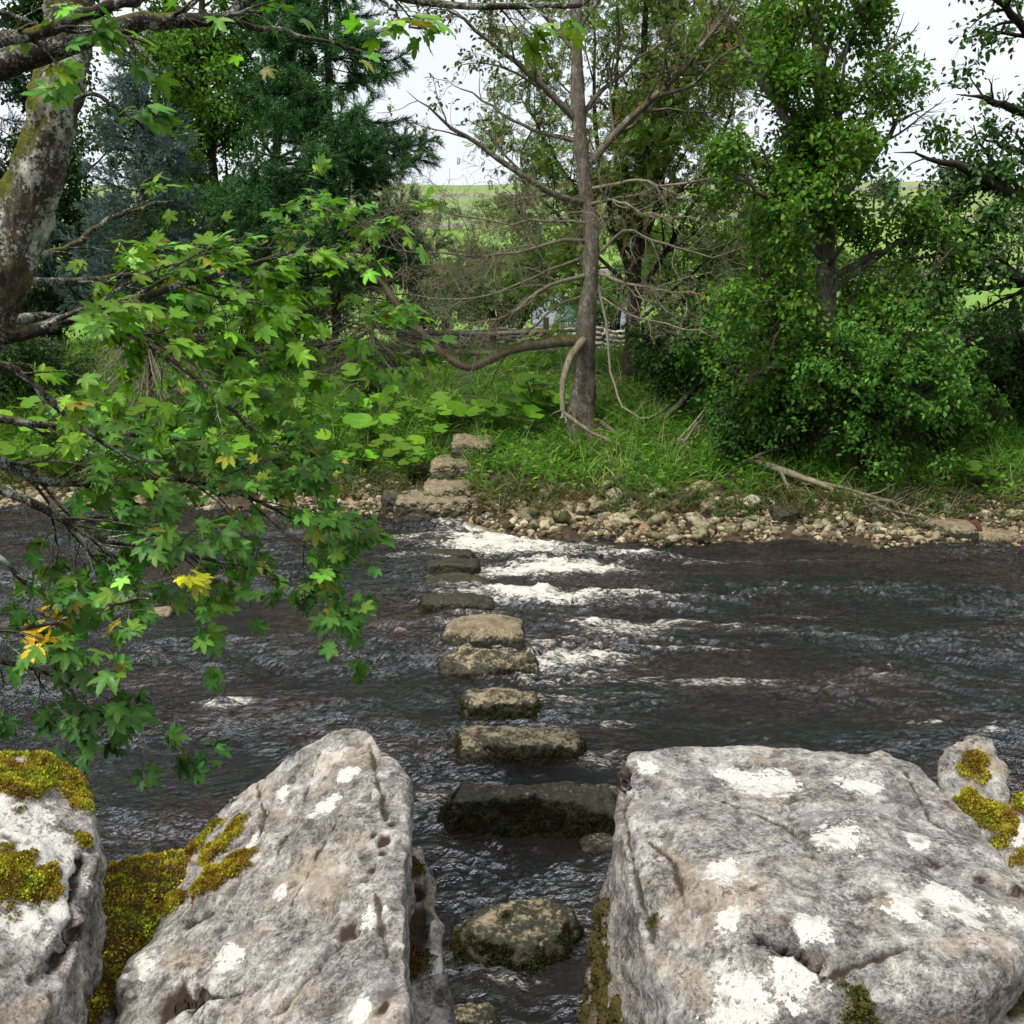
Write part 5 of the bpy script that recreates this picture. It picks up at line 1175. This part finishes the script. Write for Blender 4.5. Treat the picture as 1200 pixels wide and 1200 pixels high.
P, R = batch(sp); P2, R2 = spawn(P, R, 30, rng, t=(.4, 1), L=(.15, .35), wig=.2, npts=6, rmin=.005); A = Acc(); A.add(*tubes(P, R, 6)); A.add(*tubes(P2, R2, 4))
o = A.build('fallen_branch', M_TWIG_PALE, loc=P[0, 0]); setp(o, 'pale fallen branch lying down the pebble bank under the alder shrub', 'branch')
sp = [limb([(1080,470,17.5,6),(1110,440,17.3,5),(1150,432,17.2,4),(1200,432,17.1,3)], 14, .02, rng), limb([(1140,470,17.4,6),(1125,430,17.2,5),(1118,400,17.1,3)], 14, .02, rng), limb([(1195,465,17.2,7),(1180,420,17.2,6),(1165,390,17.2,4)], 14, .02, rng), limb([(1145,465,17.3,5),(1130,440,17.2,4),(1085,410,17.1,4)], 14, .02, rng)]
P, R = batch(sp); P2, R2 = spawn(P, R, 20, rng, t=(.3, 1), L=(.15, .35), wig=.2, npts=6, rmin=.005); A = Acc(); A.add(*tubes(P, R, 6)); A.add(*tubes(P2, R2, 4))
o = A.build('dead_shrub', M_TWIG_GREY, loc=P[0, 0]); setp(o, 'bare crossing stems in front of the dark wall on the right', 'shrub')
for nm, lab, sp in (('dead_sapling', 'leaning dead sapling right of the bare tree trunk', [(752,512,16.6,8),(790,480,16.9,7),(815,450,17.2,5),(835,420,17.4,3)]), ('dead_sapling', 'thin dead sapling at the bank edge left of the fallen branch', [(785,545,15.4,6),(800,520,15.5,5),(815,500,15.6,3),(830,480,15.7,2)]), ('fallen_stick', 'grey stick lying in the grass above the fallen branch', [(840,520,15.6,6),(890,505,15.6,5),(930,498,15.7,3)])):
    P, R = batch([limb(sp, 14, .02, rng)]); P2, R2 = spawn(P, R, 6, rng, t=(.3, 1), L=(.15, .4), wig=.2, npts=6, rmin=.005); A = Acc(); A.add(*tubes(P, R, 6)); A.add(*tubes(P2, R2, 4))
    o = A.build(nm, M_TWIG_GREY, loc=P[0, 0]); setp(o, lab, 'sapling' if 'sap' in nm else 'stick')

m = NT('drystone'); co = m.coord(); c = m.ramp(m.noise(5, 5, .7, co), [(.3, (.16,.15,.13)), (.5, (.30,.28,.24)), (.7, (.46,.44,.38))])
mo = m.step(m.noise(3, 4, .6, co), .55, .7); M_DRY = m.done(m.bsdf(m.mix(m.math('MULTIPLY', mo, .6), c, (.07,.08,.025)), .95, .2, m.bump(m.noise(25, 4, .6, co), .6, .01)))
def drystone(name, label, x0, y0, x1, y1, H, rng, mat, T=.35, course=.16, base=None, cope=True):
    a = np.array([x0, y0]); b = np.array([x1, y1]); L = np.linalg.norm(b - a); d = (b - a) / L; nrm_ = np.array([-d[1], d[0]])
    A = Acc(); z = 0.; ang = math.atan2(d[1], d[0])
    Vb, Fb = pebble_shape(5, 2); shapes = [pebble_shape(700 + k, 2) for k in range(8)]; shapes = [(np.sign(v) * np.abs(v / np.abs(v).max(0)) ** .6, f) for v, f in shapes]
    while z < H:
        h = course * rng.uniform(.8, 1.2); s = -.1
        top = z + h >= H
        while s < L:
            w = rng.uniform(.12, .30) * (.6 if top and cope else 1)
            q = a + d * (s + w / 2); V = shapes[rng.integers(8)][0]; mx = np.abs(V).max(0)
            hh = h * (1.6 if top and cope else 1.)
            V = V / mx * np.array([w * .6, T / 2 * rng.uniform(.92, 1.1), hh * .62])
            V = np.stack([V[:, 0] * d[0] + V[:, 1] * nrm_[0] + q[0], V[:, 0] * d[1] + V[:, 1] * nrm_[1] + q[1], V[:, 2] + terr(q[0], q[1]) - .1 + z + hh / 2], 1)
            A.add(V, shapes[0][1]); s += w
        z += h
    o = A.build(name, mat, loc=(x0, y0, float(terr(x0, y0))))
    return setp(o, label, 'wall')
rng = np.random.default_rng(72)
p0, p1 = at(470, 400, 23.4), at(735, 400, 23.8)
drystone('drystone_wall', 'low grey drystone wall behind the fence left of the bare tree', p0[0], 23.4, p1[0], 23.8, .55, rng, M_DRY, course=.10, cope=False)
m_shaded = mat_flat('shaded_stone', (.012,.011,.009), (.05,.045,.035), 5)  # the wall's shade is put into this near-black stone colour
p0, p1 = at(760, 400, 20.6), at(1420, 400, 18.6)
drystone('drystone_wall', 'dark shaded drystone wall behind the shrubs on the right', p0[0], 21.0, p1[0], 19.0, 0.7, rng, m_shaded, course=.2, cope=False)
# post and rail fence
m_wood = mat_flat('old_wood', (.05,.04,.03), (.14,.115,.085), 14)
def boxv(c, sx, sy, sz, jit=.004):
    V = np.array([(x, y, z) for x in (-1, 1) for y in (-1, 1) for z in (-1, 1)], float) * np.array([sx, sy, sz]) / 2 + np.array(c)
    F = np.array([(0, 1, 3, 2), (4, 6, 7, 5), (0, 4, 5, 1), (2, 3, 7, 6), (0, 2, 6, 4), (1, 5, 7, 3)]); return V + rng.normal(0, jit, V.shape), F
Yw = 21.8; bx = at(520, 400, Yw); fr_ = thing('post_and_rail_fence', 'weathered post and rail fence with lichened rails below the dead branches', 'fence', (bx[0], Yw, float(terr(bx[0], Yw))))
for px in (487, 521, 578, 640):
    q = at(px, 400, Yw); z = float(terr(q[0], Yw)); A = Acc(); A.add(*boxv((q[0], Yw, z + .38), .11, .11, 1.0)); A.build('post', m_wood, fr_, smooth=False)
for py in (391, 413):
    a, b = at(478, py, Yw - .09), at(650, py - 1, Yw - .09); A = Acc(); t = np.linspace(0, 1, 12)[:, None]; ln = a * (1 - t) + b * t + np.array([0, 0, 1.]) * (.02 * np.sin(t * 9)); A.add(*tubes(ln[None], np.full((1, 12), .055), 7)); A.build('rail', mat_bark('rail_wood', (.08,.07,.05), (.17,.15,.11), (.34,.32,.26), moss=(.08,.09,.02), moss_amt=.2, scale=.8), fr_)
# pale barn beyond
Yb = 46.; a = at(628, 405, Yb); b = at(742, 405, Yb); zb = float(terr(a[0], Yb)) - .3
barn = thing('stone_barn', 'pale stone barn with a grey slate roof glimpsed beyond the fence behind the bare tree', 'barn', ((a[0] + b[0]) / 2, Yb, zb))
M_BARN = mat_flat('barn_wall', (.55,.52,.46), (.72,.70,.63), 3); M_SLATE = mat_flat('slate', (.10,.12,.13), (.20,.22,.23), 3)
W = b[0] - a[0]; ztop = at(700, 379, Yb)[2]; cx = (a[0] + b[0]) / 2
A = Acc(); A.add(*boxv((cx, Yb + 2, (zb + ztop) / 2), W, 4, ztop - zb, 0)); A.build('wall', M_BARN, barn, smooth=False)
V = np.array([(cx - W/2 - .15, Yb - .2, ztop - .03), (cx + W/2 + .15, Yb - .2, ztop - .03), (cx + W/2 + .15, Yb + 2, ztop + 1.3), (cx - W/2 - .15, Yb + 2, ztop + 1.3), (cx + W/2 + .15, Yb + 4.2, ztop - .03), (cx - W/2 - .15, Yb + 4.2, ztop - .03)])
V = np.concatenate([V, V - np.array([0, 0, .1])]); mk('roof', V, [np.array([(0,1,2,3),(3,2,4,5),(6,9,8,7),(9,11,10,8),(0,6,7,1),(5,4,10,11)]), np.array([(0,3,9),(0,9,6),(3,5,11),(3,11,9),(1,7,8),(1,8,2),(2,8,10),(2,10,4)])], M_SLATE, barn, smooth=False)
A = Acc(); q = at(672, 395, Yb); A.add(*boxv((q[0], Yb - .02, zb + .95), 1.0, .12, 1.9, 0)); A.build('door', mat_flat('barn_door', (.09,.14,.15), (.14,.20,.21), 3), barn, smooth=False)
A = Acc(); q = at(706, 388, Yb); A.add(*boxv((q[0], Yb - .02, ztop - .7), .5, .12, .5, 0)); A.build('window', mat_flat('barn_window', (.02,.025,.03), (.05,.06,.07), 3), barn, smooth=False)

# field walls and trees on the far hillside
m_fw = mat_flat('field_wall', (.14,.14,.115), (.30,.29,.25), .6)
def field_wall(label, pts, h=.9):
    P = []
    for (x0, y0), (x1, y1) in zip(pts[:-1], pts[1:]):
        for t in np.linspace(0, 1, 30): P.append((x0 + (x1 - x0) * t, y0 + (y1 - y0) * t))
    P = np.array(P); z = terr(P[:, 0], P[:, 1]); V = []; n = len(P)
    for k in range(n):
        for dy, dz in ((-.4, -.5), (-.25, h), (.25, h), (.4, -.5)): V.append((P[k, 0], P[k, 1] + dy, z[k] + dz + .08 * math.sin(k * 7.3) * (dz > 0)))
    F = [(4 * k + q, 4 * k + q + 1, 4 * k + q + 5, 4 * k + q + 4) for k in range(n - 1) for q in range(3)]
    o = mk('field_wall', np.array(V), np.array(F), m_fw, loc=(P[0, 0], P[0, 1], z[0])); setp(o, label, 'wall', 'walls dividing the far fields')
field_wall('long pale wall crossing the green hill left of the bare tree', [(-110, 268), (-30, 262), (60, 268), (170, 258)])
field_wall('field wall below the trees on the right hillside', [(10, 150), (60, 140), (120, 146)])
field_wall('upper wall near the skyline of the hill', [(-160, 330), (0, 325), (180, 335)])
field_wall('wall climbing the hillside on the left', [(-60, 120), (-75, 200), (-88, 262)])
def far_tree_geo(seed, n=1500):
    r = np.random.default_rng(seed); c = r.normal(0, 1, (9, 3)) * np.array([.33, .33, .2]) + np.array([0, 0, .62])
    k = r.integers(0, 9, n); p = c[k] + nrm(r.normal(size=(n, 3))) * r.uniform(.1, .27, (n, 1)) 
    return scatter(T_quad(), p, r.normal(size=(n, 3)), r.normal(size=(n, 3)) + np.array([0, 0, .6]), r.uniform(.05, .10, n)), n
ftm = []
for k in range(4):
    (v, f), n = far_tree_geo(800 + k); r = np.random.default_rng(810 + k)
    mc = make_mesh('crown', v, f, {'col': leafcol(r, n, 4, [(.05,.085,.04), (.045,.085,.05), (.07,.11,.035), (.05,.08,.055)][k], .3)}); mc.materials.append(M_LEAF_DARK)
    tv, tf = tubes(np.array([[(0, 0, -.05), (.01, 0, .25), (0, .01, .5), (0, 0, .7)]]), np.array([[.03, .025, .02, .008]]), 6); mt = make_mesh('trunk', tv, tf); mt.materials.append(M_BARK_DARK)
    ftm.append((mc, mt))
FT = [(1092, 135, 4.5, 'round bluish tree on the bright field at the right, left of the twisting limbs'), (1165, 132, 7, 'dark wide tree on the field behind the right hand limbs'), (1235, 130, 6, 'tree on the field beyond the right edge'), (920, 62, 4.2, 'bluish bush on the field edge left of the leafy tree trunk'), (870, 70, 4.5, 'bushy tree at the field edge behind the thicket'), (900, 90, 6, 'larger tree behind the bluish bush'),
      (540, 60, 3.4, 'bluish green bush beyond the drystone wall'), (500, 66, 4, 'second bush beyond the wall nearer the dark spruce'), (600, 75, 5, 'bushy tree beyond the fence behind the curved limb'), (640, 90, 6, 'tall bush behind the barn'), (560, 120, 5, 'tree on the lower field seen through the dead branches'), (770, 80, 6, 'tree beyond the rowan trunk'), (820, 85, 6, 'leafy tree on the field right of the rowan'), (460, 85, 5, 'tree beyond the dark spruce trunk'), (300, 70, 7, 'tree on the field behind the left conifers'), (120, 80, 7, 'tree on the field behind the sycamore trunk'), (1010, 75, 4, 'small tree at the field edge behind the alder'), (530, 255, 6, 'tree by the far hill wall'), (1130, 240, 7, 'tree high on the right hillside'), (480, 225, 6, 'tree standing against the far hill wall left of the bare limbs'), (600, 262, 8, 'tree on the hill wall just left of the bare trunk'), (740, 300, 9, 'tree high on the hill right of the bare trunk'), (860, 250, 8, 'tree on the hillside between rowan and leafy tree'), (1000, 280, 9, 'tree on the hillside behind the leafy tree crown'), (1190, 170, 7, 'dark tree above the bright field near the right edge'), (1085, 300, 9, 'tree on the skyline above the bright field'), (660, 170, 7, 'tree on the lower hillside behind the bare trunk'), (940, 150, 7, 'tree on the lower hillside left of the bright field'), (1050, 64, 3.2, 'bush at the near edge of the bright field')]
rng = np.random.default_rng(73)
for k, (px, Y, s, lab) in enumerate(FT):
    x = (px - 600) / 1200 * Y * 1.02; o = thing('field_tree', lab, 'tree', (x, Y, float(terr(x, Y))), 'trees on the far fields'); o.scale = (s * rng.uniform(.9, 1.2), s, s); o.rotation_euler = (0, 0, rng.uniform(0, 6))
    for nm, me in zip(('crown', 'trunk'), ftm[k % 4]):
        c = bpy.data.objects.new(nm, me); COL.objects.link(c); c.parent = o

# ================================================================== LIGHT, SKY, CAMERA
W_ = bpy.data.worlds.new('World'); sc.world = W_; W_.use_nodes = True; t = W_.node_tree; t.nodes.clear()
out = t.nodes.new('ShaderNodeOutputWorld'); bg = t.nodes.new('ShaderNodeBackground'); sky = t.nodes.new('ShaderNodeTexSky')
SUN_EL, SUN_AZ = math.radians(58), math.radians(-135)    # azimuth from +Y, clockwise
sky.sky_type = 'NISHITA'; sky.sun_disc = False; sky.sun_elevation = SUN_EL; sky.sun_rotation = SUN_AZ; sky.air_density = 1.; sky.dust_density = 2.
tc = t.nodes.new('ShaderNodeTexCoord'); nz = t.nodes.new('ShaderNodeTexNoise'); nz.inputs['Scale'].default_value = 3.; nz.inputs['Detail'].default_value = 5
rp = t.nodes.new('ShaderNodeValToRGB'); rp.color_ramp.elements[0].position = .3; rp.color_ramp.elements[0].color = (.80, .80, .80, 1); rp.color_ramp.elements[1].position = .62; rp.color_ramp.elements[1].color = (.97, .97, .97, 1)
mx = t.nodes.new('ShaderNodeMix'); mx.data_type = 'RGBA'; mx.inputs[7].default_value = (10.2, 10.8, 11.5, 1)
L = t.links.new
L(tc.outputs['Generated'], nz.inputs['Vector']); L(nz.outputs['Fac'], rp.inputs['Fac']); L(rp.outputs['Color'], mx.inputs[0]); L(sky.outputs[0], mx.inputs[6]); L(mx.outputs[2], bg.inputs['Color']); bg.inputs['Strength'].default_value = .058; L(bg.outputs[0], out.inputs['Surface'])
sd = bpy.data.lights.new('sun', 'SUN'); sd.energy = 2.8; sd.angle = math.radians(18); sd.color = (1, .95, .87); so = bpy.data.objects.new('sun', sd); COL.objects.link(so)
dv = Vector((math.sin(SUN_AZ) * math.cos(SUN_EL), math.cos(SUN_AZ) * math.cos(SUN_EL), math.sin(SUN_EL))); so.rotation_euler = dv.to_track_quat('Z', 'Y').to_euler(); so.location = (0, 0, 30)
cd = bpy.data.cameras.new('camera'); cd.sensor_width = 36; cd.lens = 36; cd.clip_start = .05; cd.clip_end = 6000
cam = bpy.data.objects.new('camera', cd); COL.objects.link(cam); cam.location = (0, 0, CAM_Z); cam.rotation_euler = (PI / 2 - PITCH, 0, 0); sc.camera = cam
vs = sc.view_settings; vs.view_transform = 'Standard'; vs.look = 'None'; vs.exposure = .80; vs.gamma = 1
sc.render.engine = 'CYCLES'; cy = sc.cycles; cy.max_bounces = 6; cy.diffuse_bounces = 3; cy.glossy_bounces = 3; cy.transmission_bounces = 4; cy.transparent_max_bounces = 8; cy.use_denoising = True; cy.caustics_reflective = False; cy.caustics_refractive = False
sc.render.use_persistent_data = False
